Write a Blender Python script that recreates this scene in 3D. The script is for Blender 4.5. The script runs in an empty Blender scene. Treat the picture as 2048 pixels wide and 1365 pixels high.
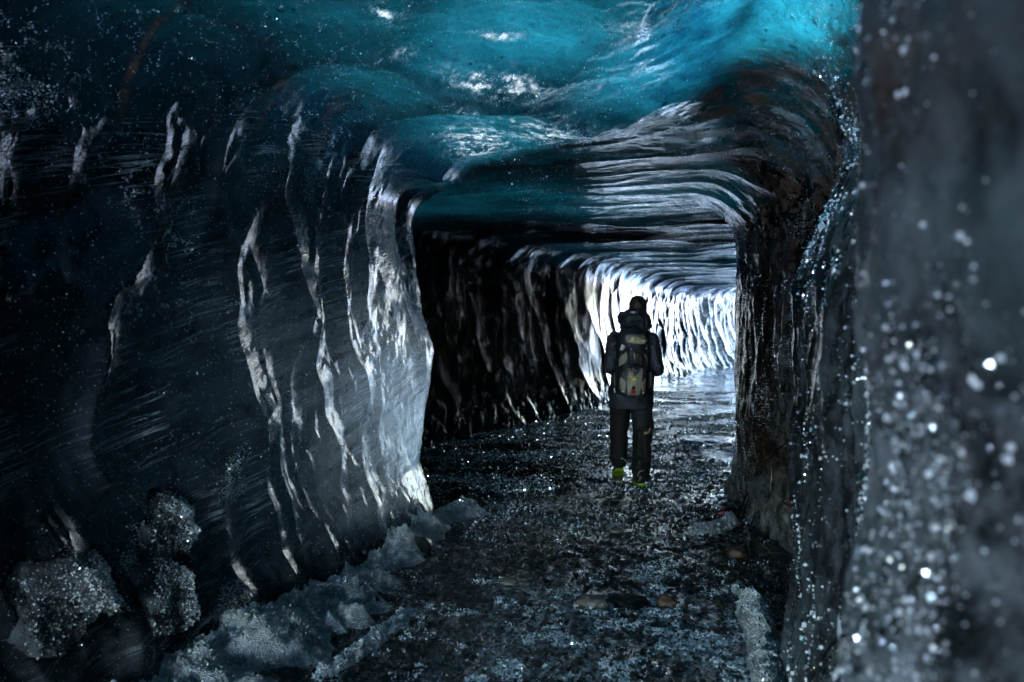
import bpy, bmesh, math, random
import numpy as np
from mathutils import Vector, Matrix
R = math.radians
S = bpy.context.scene
C = S.collection
rng = np.random.default_rng(7)
random.seed(7)

# ------------------------------------------------------------------ camera
cam_d = bpy.data.cameras.new('camera')
cam = bpy.data.objects.new('camera', cam_d); C.objects.link(cam)
cam.location = (0, 0, 1.6)
cam.rotation_euler = (R(90), 0, 0)
cam_d.sensor_width = 36.0
cam_d.lens = 27.0
cam_d.shift_y = -42.5/2048.0
cam_d.clip_start = 0.05
cam_d.clip_end = 3000
cam_d.dof.use_dof = True
cam_d.dof.focus_distance = 6.6
cam_d.dof.aperture_fstop = 2.7
S.camera = cam

# ------------------------------------------------------------------ sky, sun, exposure
SUN_DIR = Vector((0.62, -0.78, 0.0)).normalized()
SUN_EL = 32.0
SUN_ROT = math.atan2(SUN_DIR.x, SUN_DIR.y)          # clockwise from +Y
w = bpy.data.worlds.new('World'); S.world = w
w.use_nodes = True
nt = w.node_tree
bg = nt.nodes['Background']
sky = nt.nodes.new('ShaderNodeTexSky')
sky.sky_type = 'NISHITA'; sky.sun_disc = False
sky.ozone_density = 2.5; sky.dust_density = 0.2; sky.sun_elevation = R(SUN_EL); sky.sun_rotation = SUN_ROT
nt.links.new(sky.outputs[0], bg.inputs[0])
bg.inputs[1].default_value = 0.15
sd = bpy.data.lights.new('sun', 'SUN')
sd.energy = 5.0; sd.angle = R(0.5); sd.color = (1.0, 0.99, 0.975)
so = bpy.data.objects.new('sun', sd); C.objects.link(so)
vec = Vector((SUN_DIR.x*math.cos(R(SUN_EL)), SUN_DIR.y*math.cos(R(SUN_EL)), math.sin(R(SUN_EL))))
so.rotation_euler = vec.to_track_quat('Z', 'Y').to_euler()

S.view_settings.view_transform = 'Standard'
S.view_settings.look = 'None'
S.view_settings.exposure = 5.3
S.view_settings.gamma = 1.0
S.render.engine = 'CYCLES'
S.cycles.use_denoising = True
S.cycles.max_bounces = 6
S.cycles.diffuse_bounces = 4
S.cycles.glossy_bounces = 3
S.cycles.sample_clamp_indirect = 6.0
S.cycles.blur_glossy = 0.3
S.cycles.caustics_reflective = True

# ------------------------------------------------------------------ numpy helpers
def _hash3(ix, iy, iz, seed=0):
    h = (ix.astype(np.uint32)*np.uint32(374761393) + iy.astype(np.uint32)*np.uint32(668265263)
         + iz.astype(np.uint32)*np.uint32(2147483647) + np.uint32((seed*974711 + 12345) & 0xffffffff))
    h = (h ^ (h >> np.uint32(13)))*np.uint32(1274126177)
    h = h ^ (h >> np.uint32(16))
    h = h*np.uint32(2246822519)
    return (h ^ (h >> np.uint32(15)))

def _rnd(ix, iy, iz, seed=0):
    return _hash3(ix, iy, iz, seed).astype(np.float32)/np.float32(4294967295.0)

def vnoise(x, y, z, seed=0):
    """smooth value noise in -1..1"""
    x = np.asarray(x, np.float32); y = np.asarray(y, np.float32); z = np.asarray(z, np.float32)
    x, y, z = np.broadcast_arrays(x, y, z)
    ix = np.floor(x).astype(np.int64); iy = np.floor(y).astype(np.int64); iz = np.floor(z).astype(np.int64)
    fx = x-ix; fy = y-iy; fz = z-iz
    fx = fx*fx*fx*(fx*(fx*6-15)+10); fy = fy*fy*fy*(fy*(fy*6-15)+10); fz = fz*fz*fz*(fz*(fz*6-15)+10)
    r = lambda a, b, c: _rnd(ix+a, iy+b, iz+c, seed)
    x00 = r(0,0,0)*(1-fx)+r(1,0,0)*fx; x10 = r(0,1,0)*(1-fx)+r(1,1,0)*fx
    x01 = r(0,0,1)*(1-fx)+r(1,0,1)*fx; x11 = r(0,1,1)*(1-fx)+r(1,1,1)*fx
    a = x00*(1-fy)+x10*fy; b = x01*(1-fy)+x11*fy
    return (a*(1-fz)+b*fz)*2-1

def fbm(x, y, z, octv=4, seed=0, gain=0.5):
    t = 0; a = 1.0; n = 0
    for o in range(octv):
        t = t + a*vnoise(x*2.0**o, y*2.0**o, z*2.0**o, seed+o*17); n += a; a *= gain
    return t/n

def voro(u, v, seed=0, jit=0.9):
    """2-D cellular: F1, F2 distances"""
    u = np.asarray(u, np.float32); v = np.asarray(v, np.float32)
    iu = np.floor(u).astype(np.int64); iv = np.floor(v).astype(np.int64)
    f1 = np.full(u.shape, 9.0, np.float32); f2 = f1.copy()
    z0 = np.zeros_like(iu)
    for a in (-1, 0, 1):
        for b in (-1, 0, 1):
            cu = iu+a; cv = iv+b
            px = cu + 0.5 + jit*(_rnd(cu, cv, z0, seed)-0.5)
            py = cv + 0.5 + jit*(_rnd(cu, cv, z0+1, seed)-0.5)
            d = (px-u)**2 + (py-v)**2
            m = d < f1
            f2 = np.where(m, f1, np.minimum(f2, d)); f1 = np.where(m, d, f1)
    return np.sqrt(f1), np.sqrt(f2)

def sstep(a, b, x):
    t = np.clip((x-a)/(b-a), 0, 1); return t*t*(3-2*t)

def gauss(*d):
    return np.exp(-sum(q*q for q in d))

# ------------------------------------------------------------------ object helpers
def tag(o, label=None, cat=None, group=None, kind=None):
    if label: o['label'] = label
    if cat: o['category'] = cat
    if group: o['group'] = group
    if kind: o['kind'] = kind
    return o

def mesh_np(name, verts, faces, mat, parent=None, smooth=True, normals=None, attrs=None):
    """faces: (n,3) or (n,4) int array"""
    verts = np.ascontiguousarray(verts, np.float32); faces = np.ascontiguousarray(faces, np.int32)
    me = bpy.data.meshes.new(name)
    k = faces.shape[1]
    me.vertices.add(len(verts)); me.vertices.foreach_set('co', verts.ravel())
    me.loops.add(faces.size); me.loops.foreach_set('vertex_index', faces.ravel())
    me.polygons.add(len(faces))
    me.polygons.foreach_set('loop_start', np.arange(0, faces.size, k, dtype=np.int32))
    me.update(calc_edges=True)
    me.polygons.foreach_set('use_smooth', np.full(len(faces), smooth))
    if attrs:
        for n, a in attrs.items():
            at = me.attributes.new(n, 'FLOAT', 'POINT'); at.data.foreach_set('value', np.ascontiguousarray(a, np.float32))
    if normals is not None:
        me.normals_split_custom_set_from_vertices(np.ascontiguousarray(normals, np.float32).tolist())
    me.materials.append(mat)
    o = bpy.data.objects.new(name, me); C.objects.link(o)
    if parent: o.parent = parent
    return o

def from_bm(name, bm, mat, parent=None, smooth=True):
    me = bpy.data.meshes.new(name); bm.to_mesh(me); bm.free()
    for p in me.polygons: p.use_smooth = smooth
    me.materials.append(mat)
    o = bpy.data.objects.new(name, me); C.objects.link(o)
    if parent: o.parent = parent
    return o

def empty(name, loc, rz=0):
    o = bpy.data.objects.new(name, None); C.objects.link(o); o.location = loc; o.rotation_euler.z = rz
    o.empty_display_size = 0.1
    return o

# ------------------------------------------------------------------ node helpers
class NT:
    def __init__(s, name):
        s.m = bpy.data.materials.new(name); s.m.use_nodes = True
        s.t = s.m.node_tree; s.t.nodes.clear()
        s.out = s.t.nodes.new('ShaderNodeOutputMaterial')
    def n(s, typ, **kw):
        nd = s.t.nodes.new(typ)
        for k, v in kw.items():
            if k.startswith('i_'):
                key = k[2:]; key = int(key) if key.isdigit() else key.replace('_', ' ')
                s.set(nd.inputs[key], v)
            else: setattr(nd, k, v)
        return nd
    def set(s, sock, v):
        if hasattr(v, 'is_output') or isinstance(v, bpy.types.NodeSocket): s.t.links.new(v, sock)
        else: sock.default_value = v
    def attr(s, name): return s.n('ShaderNodeAttribute', attribute_name=name).outputs['Fac']
    def coord(s): return s.n('ShaderNodeTexCoord').outputs['Object']
    def mapp(s, vec, scale=(1,1,1), rot=(0,0,0)):
        return s.n('ShaderNodeMapping', i_Vector=vec, i_Scale=scale, i_Rotation=rot).outputs[0]
    def noise(s, vec, scale, detail=3, rough=0.5, dist=0.0):
        return s.n('ShaderNodeTexNoise', i_Vector=vec, i_Scale=scale, i_Detail=detail, i_Roughness=rough, i_Distortion=dist).outputs[0]
    def voro(s, vec, scale, feature='F1', rnd=1.0):
        return s.n('ShaderNodeTexVoronoi', feature=feature, i_Vector=vec, i_Scale=scale, i_Randomness=rnd).outputs['Distance']
    def ramp(s, fac, a, b, lo=0.0, hi=1.0):
        return s.n('ShaderNodeMapRange', interpolation_type='SMOOTHSTEP', i_0=fac, i_1=a, i_2=b, i_3=lo, i_4=hi).outputs[0]
    def math(s, op, a, b=0.0, c=0.0):
        return s.n('ShaderNodeMath', operation=op, i_0=a, i_1=b, i_2=c).outputs[0]
    def mul(s, a, b): return s.math('MULTIPLY', a, b)
    def add(s, a, b): return s.math('ADD', a, b)
    def mix(s, fac, a, b):
        nd = s.n('ShaderNodeMix', data_type='RGBA')
        s.set(nd.inputs[0], fac); s.set(nd.inputs[6], a); s.set(nd.inputs[7], b)
        return nd.outputs[2]
    def bump(s, h, strength, dist, normal=None):
        nd = s.n('ShaderNodeBump', i_Height=h, i_Strength=strength, i_Distance=dist)
        if normal is not None: s.set(nd.inputs['Normal'], normal)
        return nd.outputs[0]
    def finish(s, sh): s.t.links.new(sh, s.out.inputs[0]); return s.m

def simple(name, col, rough=0.6, spec=0.5, bump=0.0, bscale=200.0, metal=0.0, var=0.25):
    k = NT(name); v = k.coord()
    nz = k.noise(v, bscale*0.15, 3)
    c = k.mix(k.mul(nz, 1.0), tuple(x*(1-var) for x in col)+(1,), tuple(min(1, x*(1+var)) for x in col)+(1,))
    p = k.n('ShaderNodeBsdfPrincipled', i_Base_Color=c, i_Roughness=rough, i_Metallic=metal)
    p.inputs['Specular IOR Level'].default_value = spec
    if bump:
        p.inputs['Normal'].default_value
        k.set(p.inputs['Normal'], k.bump(k.noise(v, bscale, 3), bump, 0.004))
    return k.finish(p.outputs[0])
# ------------------------------------------------------------------ ice materials
def ice_mat(name, dark, mid, cloud_lo=0.45, cloud_hi=0.75, rough=0.28, bump_s=0.35, striae=0.0, speck=0.5, coat=0.0, spec=0.9):
    k = NT(name); v = k.coord()
    wet = k.attr('wet'); tr = k.attr('clear'); dirt = k.attr('dirt'); fr = k.attr('frost'); tint = k.attr('white')
    cl = k.noise(v, 2.2, 6, 0.62, 0.6)
    base = k.mix(k.ramp(cl, cloud_lo, cloud_hi), dark+(1,), mid+(1,))
    # brown silt bands inside the ice
    dn = k.noise(k.mapp(v, (1.0, 1.0, 2.2), (0.2, 0.1, 0.6)), 5.0, 7, 0.7, 0.5)
    dfac = k.mul(dirt, k.ramp(dn, 0.38, 0.62))
    dcol = k.mix(k.noise(v, 22, 4), (0.025, 0.017, 0.011, 1), (0.22, 0.135, 0.075, 1))
    base = k.mix(dfac, base, dcol)
    # air-bubble specks
    sp = k.mul(k.ramp(k.voro(v, 55), 0.05, 0.14, 1, 0), k.ramp(k.noise(v, 3.1, 4), 0.42, 0.66))
    sp2 = k.mul(k.ramp(k.voro(v, 120), 0.06, 0.16, 1, 0), k.ramp(k.noise(v, 5.1, 4), 0.45, 0.7))
    spk = k.mul(k.math('MAXIMUM', sp, sp2), speck)
    base = k.mix(spk, base, (0.55, 0.62, 0.66, 1))
    # fine white scratches left by the cutter
    if striae:
        su, sq = k.attr('along'), k.attr('up')
        ca, sa = math.cos(R(17)), math.sin(R(17))
        cv = k.n('ShaderNodeCombineXYZ', i_0=k.mul(k.add(k.mul(su, ca), k.mul(sq, sa)), 0.9), i_1=k.mul(k.add(k.mul(su, -sa), k.mul(sq, ca)), 20.0)).outputs[0]
        sn = k.noise(cv, 1.0, 5, 0.6, 0.3)
        st = k.mul(k.ramp(k.math('ABSOLUTE', k.add(sn, -0.5)), 0.0, 0.02, 1, 0), k.ramp(k.noise(v, 2.1, 4), 0.45, 0.62))
        base = k.mix(k.mul(st, striae), base, (0.5, 0.58, 0.62, 1))
    # white frozen clouds, and the exit glare painted on the far wall
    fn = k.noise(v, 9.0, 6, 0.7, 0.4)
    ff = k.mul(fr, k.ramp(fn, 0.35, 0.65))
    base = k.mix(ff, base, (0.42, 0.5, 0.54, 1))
    b1 = k.noise(v, 18, 5, 0.6)
    b2 = k.voro(v, 75)
    b3 = k.noise(v, 160, 2, 0.6)
    h = k.add(k.add(k.mul(b1, 0.9), k.mul(b2, 0.35)), k.mul(b3, 0.35))
    nrm = k.bump(h, k.mul(bump_s, k.add(1.0, k.mul(wet, -0.8))), 0.018)
    p = k.n('ShaderNodeBsdfPrincipled', i_Base_Color=base, i_IOR=1.31, i_Normal=nrm)
    rg = k.add(k.ramp(k.noise(v, 7.0, 4), 0.35, 0.7, rough*0.7, rough*1.4), k.mul(k.math('MAXIMUM', ff, dfac), 0.25))
    rg = k.math('MULTIPLY', rg, k.add(1.0, k.mul(wet, -0.5)))
    k.set(p.inputs['Roughness'], rg)
    p.inputs['Specular IOR Level'].default_value = spec
    p.inputs['Coat Weight'].default_value = coat; p.inputs['Coat IOR'].default_value = 1.45; p.inputs['Coat Tint'].default_value = (0.93, 0.94, 1, 1)
    k.set(p.inputs['Coat Roughness'], k.mul(rg, 0.8)); k.set(p.inputs['Coat Normal'], nrm)
    p.inputs['Specular Tint'].default_value = (0.64, 0.66, 1.0, 1)
    # clear ice lets the daylight above through, tinted by its depth
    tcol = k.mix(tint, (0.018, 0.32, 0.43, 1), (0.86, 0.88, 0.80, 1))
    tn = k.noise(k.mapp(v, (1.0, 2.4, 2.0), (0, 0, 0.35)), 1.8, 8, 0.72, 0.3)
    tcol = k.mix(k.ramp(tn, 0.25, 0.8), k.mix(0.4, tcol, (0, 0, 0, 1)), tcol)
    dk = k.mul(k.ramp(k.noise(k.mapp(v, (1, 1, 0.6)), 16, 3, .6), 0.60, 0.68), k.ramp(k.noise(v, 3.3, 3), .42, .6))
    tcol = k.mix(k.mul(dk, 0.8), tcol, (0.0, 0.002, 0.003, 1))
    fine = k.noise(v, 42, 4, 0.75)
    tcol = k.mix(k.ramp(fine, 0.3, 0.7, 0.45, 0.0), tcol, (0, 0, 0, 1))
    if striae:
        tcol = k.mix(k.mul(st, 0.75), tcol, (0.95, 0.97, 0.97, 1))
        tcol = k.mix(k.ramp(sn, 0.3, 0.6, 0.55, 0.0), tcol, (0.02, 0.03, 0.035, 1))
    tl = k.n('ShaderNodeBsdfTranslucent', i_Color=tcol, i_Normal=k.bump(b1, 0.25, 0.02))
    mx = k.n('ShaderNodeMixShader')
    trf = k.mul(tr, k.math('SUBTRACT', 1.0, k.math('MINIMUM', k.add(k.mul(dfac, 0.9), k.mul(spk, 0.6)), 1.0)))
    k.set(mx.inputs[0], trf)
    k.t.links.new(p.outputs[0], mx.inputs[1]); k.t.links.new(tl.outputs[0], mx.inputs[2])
    # keep the wet gloss of the surface over the glowing ice
    gl = k.n('ShaderNodeBsdfGlossy', i_Color=(0.9, 0.92, 1, 1), i_Roughness=rg, i_Normal=nrm)
    fres = k.n('ShaderNodeFresnel', i_IOR=1.31, i_Normal=nrm)
    mx2 = k.n('ShaderNodeMixShader')
    k.set(mx2.inputs[0], k.mul(fres.outputs[0], tr))
    k.t.links.new(mx.outputs[0], mx2.inputs[1]); k.t.links.new(gl.outputs[0], mx2.inputs[2])
    return k.finish(mx2.outputs[0])

M_ICE_L = ice_mat('dark_streaked_ice', (0.002, 0.0032, 0.0042), (0.024, 0.033, 0.040), striae=0.4, speck=0.55, rough=0.11, coat=0.0, spec=0.65, bump_s=0.2)
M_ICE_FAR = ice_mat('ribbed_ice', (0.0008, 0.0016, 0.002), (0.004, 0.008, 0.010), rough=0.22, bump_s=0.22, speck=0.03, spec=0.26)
M_ICE_R = ice_mat('bubbly_ice', (0.003, 0.0055, 0.0065), (0.072, 0.104, 0.110), 0.42, 0.66, rough=0.18, bump_s=0.2, speck=0.9)
M_ICE_M = ice_mat('shaded_silty_ice', (0.003, 0.0035, 0.004), (0.03, 0.03, 0.028), rough=0.16, bump_s=0.16, speck=0.8)  # brown silt, plus the shade of the recess put into the base colour
M_ICE_C = ice_mat('blue_ceiling_ice', (0.004, 0.007, 0.008), (0.022, 0.032, 0.036), rough=0.16, bump_s=0.14, speck=0.7)

# ------------------------------------------------------------------ the tunnel, swept from stations
ST = [  # Lx Ly  Rx Ry  H  rL  rR
 (-5.2,-5.4, -2.9,-6.6, 2.1, .5, .5),  # unseen rear mouth, placed and narrowed for the light it lets in
 (-3.2,-0.8,  0.1,-2.2, 2.7, .5, .5),
 (-2.6, 1.0,  .33,-.6,  2.75,.5, .5),
 (-2.3, 1.95, .43, .30, 2.78,.6, .4),
 (-1.95,2.6,  .44, .97, 2.80,.65,.4),
 (-1.6, 3.4,  .78,1.55, 2.82,.65,.4),
 (-1.25,4.3, 1.00,2.40, 2.84,.6, .4),
 (-0.9, 5.2, 1.28,3.40, 2.82,.55,.4),
 (-0.62,6.0, 1.85,4.60, 2.78,.45,.5),
 (-0.85,6.55,1.93,5.95, 2.76,.45,.5),
 (-1.5, 7.2, 2.26,7.70, 2.78,.5, .5),
 (-2.0, 8.2, 3.0, 8.90, 2.80,.5, .4),
 (-1.1, 9.8, 3.45,10.30, 2.80,.5, .4),
 (0.3, 12.2, 4.6,12.30, 2.78,.5, .4),
 (1.66,14.5, 5.3,14.50, 2.75,.55,.4),
 (2.9, 17.6, 6.1, 17.0, 2.70,.6, .4),  # right wall unseen from here on, shaped to gate the exit light
 (4.3, 21.2, 7.2,19.80, 2.65,.6, .4),
 (6.0, 24.3, 8.6,22.05, 2.65,.6, .4),
 (8.2, 26.6,11.0,23.80, 2.95,.6, .4),
 (9.8, 29.6,14.5,24.80, 3.6, .6, .4),
]
ST = np.array(ST, float)
nS = len(ST)
def catmull(P, t):
    i = np.clip(np.floor(t).astype(int), 0, len(P)-2); f = (t-i)[:, None]
    p0 = P[np.clip(i-1, 0, len(P)-1)]; p1 = P[i]; p2 = P[i+1]; p3 = P[np.clip(i+2, 0, len(P)-1)]
    return 0.5*((2*p1)+(-p0+p2)*f+(2*p0-5*p1+4*p2-p3)*f**2+(-p0+3*p1-3*p2+p3)*f**3)

tt = []
for i in range(nS-1):
    ln = max(np.hypot(*(ST[i+1, :2]-ST[i, :2])), np.hypot(*(ST[i+1, 2:4]-ST[i, 2:4])))
    res = 0.07 if i < 2 else (0.03 if i < 3 else (0.0125 if i < 10 else (0.02 if i < 12 else 0.03)))
    tt.append(np.linspace(i, i+1, max(4, int(ln/res)), endpoint=False))
tt = np.concatenate(tt+[np.array([nS-1.0])])
SP = catmull(ST, tt)
NU = 430
def build_grid():
    n = len(tt); P = np.zeros((n, NU, 3)); V = np.zeros((n, NU)); F = np.zeros((n, NU)); REG = np.zeros((n, NU))
    Lp = SP[:, :2]; Rp = SP[:, 2:4]
    sL = np.concatenate([[0], np.cumsum(np.hypot(*np.diff(Lp, axis=0).T))])
    sR = np.concatenate([[0], np.cumsum(np.hypot(*np.diff(Rp, axis=0).T))])
    ang = np.linspace(0, math.pi/2, 24)
    for k in range(n):
        W = np.hypot(*(Rp[k]-Lp[k])); H, rl, rr = SP[k, 4:7]; z0 = -0.15
        wl = np.concatenate([[0], rl*(1-np.cos(ang)), W-rr*(1-np.cos(ang[::-1])), [W]])
        zl = np.concatenate([[z0], H-rl+rl*np.sin(ang), H-rr+rr*np.sin(ang[::-1]), [z0]])
        d = np.concatenate([[0], np.cumsum(np.hypot(np.diff(wl), np.diff(zl)))])
        # arc-length marks: mid of left corner, mid of right corner
        ml = d[12]; mr = d[len(d)-13]
        q = np.linspace(0, d[-1], NU)
        ww = np.interp(q, d, wl); zz = np.interp(q, d, zl)
        P[k, :, 0] = Lp[k, 0]+(Rp[k, 0]-Lp[k, 0])*ww/W
        P[k, :, 1] = Lp[k, 1]+(Rp[k, 1]-Lp[k, 1])*ww/W
        P[k, :, 2] = zz
        V[k] = q; F[k] = ww/W
        REG[k] = np.where(q < ml, 0, np.where(q > mr, 2, 1))
    Sx = sL[:, None]*(1-F)+sR[:, None]*F
    return P, V, F, REG, Sx
P, V, F, REG, Sx = build_grid()
T = np.repeat(tt[:, None], NU, 1)

def grid_normals(P):
    a = np.gradient(P, axis=0); b = np.gradient(P, axis=1)
    N = np.cross(a, b); N /= np.linalg.norm(N, axis=2, keepdims=True)+1e-9
    return N
N0 = grid_normals(P)
mid = P.mean(axis=1, keepdims=True)
if ((mid-P)*N0).sum() < 0: N0 = -N0
X, Y, Z = P[..., 0], P[..., 1], P[..., 2]
ceil = sstep(0.25, 0.75, N0[..., 2]*-1)            # 1 on the ceiling, 0 on the walls
far = sstep(9.0, 10.2, T)
lw = (1-ceil)*(F < 0.5); rw = (1-ceil)*(F >= 0.5)

wx = 0.22*fbm(X*0.9, Y*0.9, Z*0.9, 3, 3); wv = 0.35*fbm(X*0.8+9, Y*0.8, Z*0.8, 3, 5)
# ribs: hollows with sharp crests between them, tall on the walls, right across on the ceiling
Ssh = Sx - (0.26*far+0.10*(1-far))*np.maximum(0, 2.2-Z)**2*(F < 0.5)
def scallop(ls, lv, seed, warp=1.0, pw=2):
    f1, f2 = voro((Ssh+wx*warp)/ls, (V+wv*warp)/lv, seed)
    return np.minimum(f1, 0.95)**pw
dfar = np.maximum(Ssh-float(Sx[np.searchsorted(tt, 9.0), 0]), 0)       # ribs stand closer together towards the exit
f1a, _ = voro(dfar/0.80+0.033*dfar**2+wx*2.6, (V+wv*2.0)/1.05, 11)
farL = (0.16+0.84*sstep(12.5, 21, Y))*(np.minimum(f1a, 0.95)**2*0.20*(0.7+0.5*vnoise(X*.5, Y*.5, Z*.7, 8)) + scallop(0.24, 0.5, 12, 1.8, 2)*0.035)
farC = scallop(0.60, 2.6, 21, 1.1, 3)*0.13 + scallop(0.27, 1.6, 22)*0.008
nearL = scallop(0.32, 0.95, 31, 1.9, 2.3)*0.155 + scallop(0.19, 0.5, 32, 1.8, 3)*0.06
bowl = scallop(0.85, 1.1, 41, 1.2)
nearC = bowl*0.16 + scallop(0.4, 0.6, 42)*0.02
neckC = (0.3+0.7*sstep(.3, .6, F))*(scallop(0.56, 2.8, 51, 1.1, 3)*0.12 + scallop(0.2, 1.2, 52)*0.006)
nearR = scallop(0.5, 1.1, 61, 1.4)*0.09 + scallop(0.16, 0.3, 62)*0.03 - 0.012
# distance to the dirt line on the ceiling (positive on the camera's side)
dl = (X+0.95)*-0.807 + (Y-6.5)*-0.59
neck = sstep(0.15, -0.5, dl)
wallf = np.where(F < 0.5, farL, farL*0.9)
D_far = wallf*(1-ceil) + farC*ceil
nearL = nearL*(1-0.93*sstep(6.5, 7.3, T))
D_near = np.where(F < 0.5, nearL, nearR)*(1-ceil) + (nearC*(1-neck)+neckC*neck)*ceil
D = D_near*(1-far)+D_far*far
D += 0.09*fbm(X*0.75, Y*0.75, Z*0.75, 3, 71)*(1-0.6*far)*(1-0.65*ceil) + (0.018*fbm(X*5, Y*5, Z*5, 3, 81) + 0.006*fbm(X*17, Y*17, Z*17, 3, 91))*(1-0.7*ceil*sstep(4, 6, Y))*(1-0.8*far*lw*sstep(20, 15, Y))
# the corner of the near left wall bulges at chest height and spreads at its foot
pil = np.exp(-((T-8.0)/0.75)**2)*(F < 0.5)*(1-ceil)
zz = [0.0, 0.15, 0.45, 0.9, 1.35, 1.8, 2.2, 2.6]
D += pil*np.interp(Z, zz, [0.02, -0.02, -0.14, -0.09, -0.05, -0.17, -0.26, -0.29])
# rough lumpy foot of the walls
foot = sstep(0.65, 0.1, Z)*(1-ceil)*(1-0.9*pil)
D -= 0.24*sstep(0.70, 0.97, F)*sstep(1.6, 2.4, Z)*gauss((T-6.7)/1.1)
D -= 0.09*gauss((X-1.06)/0.05)*ceil*sstep(3.9, 3.4, Y)
D += foot*(0.03*fbm(X*6, Y*6, Z*6, 3, 101)+0.05)
keep = sstep(0, 1.0, T)*1.0
P = P + N0*(D*1.0)[..., None]
N1 = grid_normals(P)
if (N1*N0).sum() < 0: N1 = -N1
X, Y, Z = P[..., 0], P[..., 1], P[..., 2]

# ---- what the ice is made of, by place, with painted glare and glints
WET = np.clip(ceil*sstep(4.0, 6.5, Y)*1.0 + far*(1-ceil)*0.45, 0, 1)
nz1 = fbm(X*1.3, Y*1.3, Z*1.3, 4, 201)
dl = (X+0.95)*-0.807 + (Y-6.5)*-0.59 + 0.10*nz1
ceil2 = sstep(-0.02, 0.55, N0[..., 2]*-1)
blue = sstep(-0.30, 0.02, dl)*np.where(F < .5, ceil2, ceil)*sstep(2.1, 1.2, X)*sstep(0.8, 2.2, Y)
vein_ = fbm(X*1.1+3, Y*1.6+X*.8, Z, 3, 311)
seam = gauss((X-1.06-0.03*nz1)/0.06)*sstep(3.9, 3.5, Y)
CLEAR = blue*(0.028*sstep(-1.7, 0.5, X+0.5*nz1)+0.006*sstep(-2.4,-1.2,X) + 0.13*gauss((X-0.80)/0.75, (Y-3.1)/0.75) + 0.02*gauss((X-0.2)/0.9, (Y-4.3)/0.9))*(1-0.8*seam)*(0.3+2.1*np.clip(0.5-bowl, 0, 0.5))
CLEAR += 0.009*ceil*far*sstep(10.5, 13.0, Y)*(0.6+0.8*nz1)
CLEAR += 0.022*ceil*gauss((Y-7.6)/1.1)*sstep(2.6, 1.0, X)*(0.8+0.8*nz1)
CLEAR += 0.006*neck*ceil*(1-far)*sstep(-0.2, 0.3, nz1)
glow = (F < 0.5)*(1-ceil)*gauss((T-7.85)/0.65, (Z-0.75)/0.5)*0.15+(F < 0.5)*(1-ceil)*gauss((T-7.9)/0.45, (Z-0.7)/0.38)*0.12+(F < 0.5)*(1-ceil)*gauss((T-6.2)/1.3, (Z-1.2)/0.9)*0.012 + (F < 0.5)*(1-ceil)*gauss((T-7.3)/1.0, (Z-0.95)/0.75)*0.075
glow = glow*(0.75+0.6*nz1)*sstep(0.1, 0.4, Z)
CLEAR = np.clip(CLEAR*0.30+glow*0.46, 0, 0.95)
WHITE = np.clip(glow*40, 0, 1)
band = np.exp(-((dl+0.32)/0.16)**2)*ceil*(T > 4)
DIRT = np.clip(band*0.5 + rw*sstep(1.65, 2.05, Z)*gauss((T-6.0)/3.0)*0.9 + ceil*sstep(0.9, 1.6, X)*sstep(0.1, -0.3, dl)*(1-far)*0.35
       + sstep(2.15, 2.45, Z)*sstep(0.95, 1.25, X)*gauss((T-6.8)/1.8)*(1-0.9*blue) + rw*sstep(1.2, .3, Z)*gauss((T-8.2)/1.2)*0.8 + lw*(1-far)*sstep(-.1, .5, fbm(X*.7, Y*.7, Z*1.1, 3, 301))*0.06*sstep(7.5, 5.5, T), 0, 1)
DIRT = np.clip(DIRT+0.9*ceil*sstep(0.10, 0.02, np.abs(vein_))*sstep(-0.3, -1.2, X)*sstep(5, 4, Y), 0, 1)
FROST_GLARE = np.clip(1.6*far*lw*sstep(22.3, 25.5, Y)+(0.0+0.32*(F > .5))*(1-ceil)*sstep(0.1, 0.6, fbm(X*1.1+5, Y*1.1, Z*1.1, 4, 401)) + foot*0.35*(0.25+0.75*(F > .5))  # far wall term is exit glare painted white; the rest is real frost
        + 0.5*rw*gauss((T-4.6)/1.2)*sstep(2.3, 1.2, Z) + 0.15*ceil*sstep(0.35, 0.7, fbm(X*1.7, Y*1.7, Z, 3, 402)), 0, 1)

glints = [(1000,162,.20,.035,1),(945,212,.09,.04,1),(310,190,.20,.04,.9),(640,235,.09,.03,.8),(800,125,.04,.02,.7),(765,42,.05,.02,.9),(990,92,.07,.015,.8),
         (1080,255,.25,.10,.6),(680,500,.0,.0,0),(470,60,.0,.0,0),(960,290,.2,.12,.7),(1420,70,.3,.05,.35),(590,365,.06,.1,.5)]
SPOT = 0*X  # white reflections painted into the clearness and tint of the ceiling ice
for sx, sy, ax, ay, am in glints:
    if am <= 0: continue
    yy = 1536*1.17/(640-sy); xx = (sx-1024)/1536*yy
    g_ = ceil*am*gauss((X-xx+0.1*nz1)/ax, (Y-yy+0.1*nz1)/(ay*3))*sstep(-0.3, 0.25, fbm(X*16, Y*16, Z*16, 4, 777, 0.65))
    SPOT = np.maximum(SPOT, g_); h_ = g_*sstep(0.0, 0.12, fbm(X*26, Y*26, Z*26, 3, 779, 0.7)); CLEAR = np.clip(CLEAR+0.075*h_, 0, .95); WHITE = np.maximum(WHITE, np.clip(h_*2, 0, 1))
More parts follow.
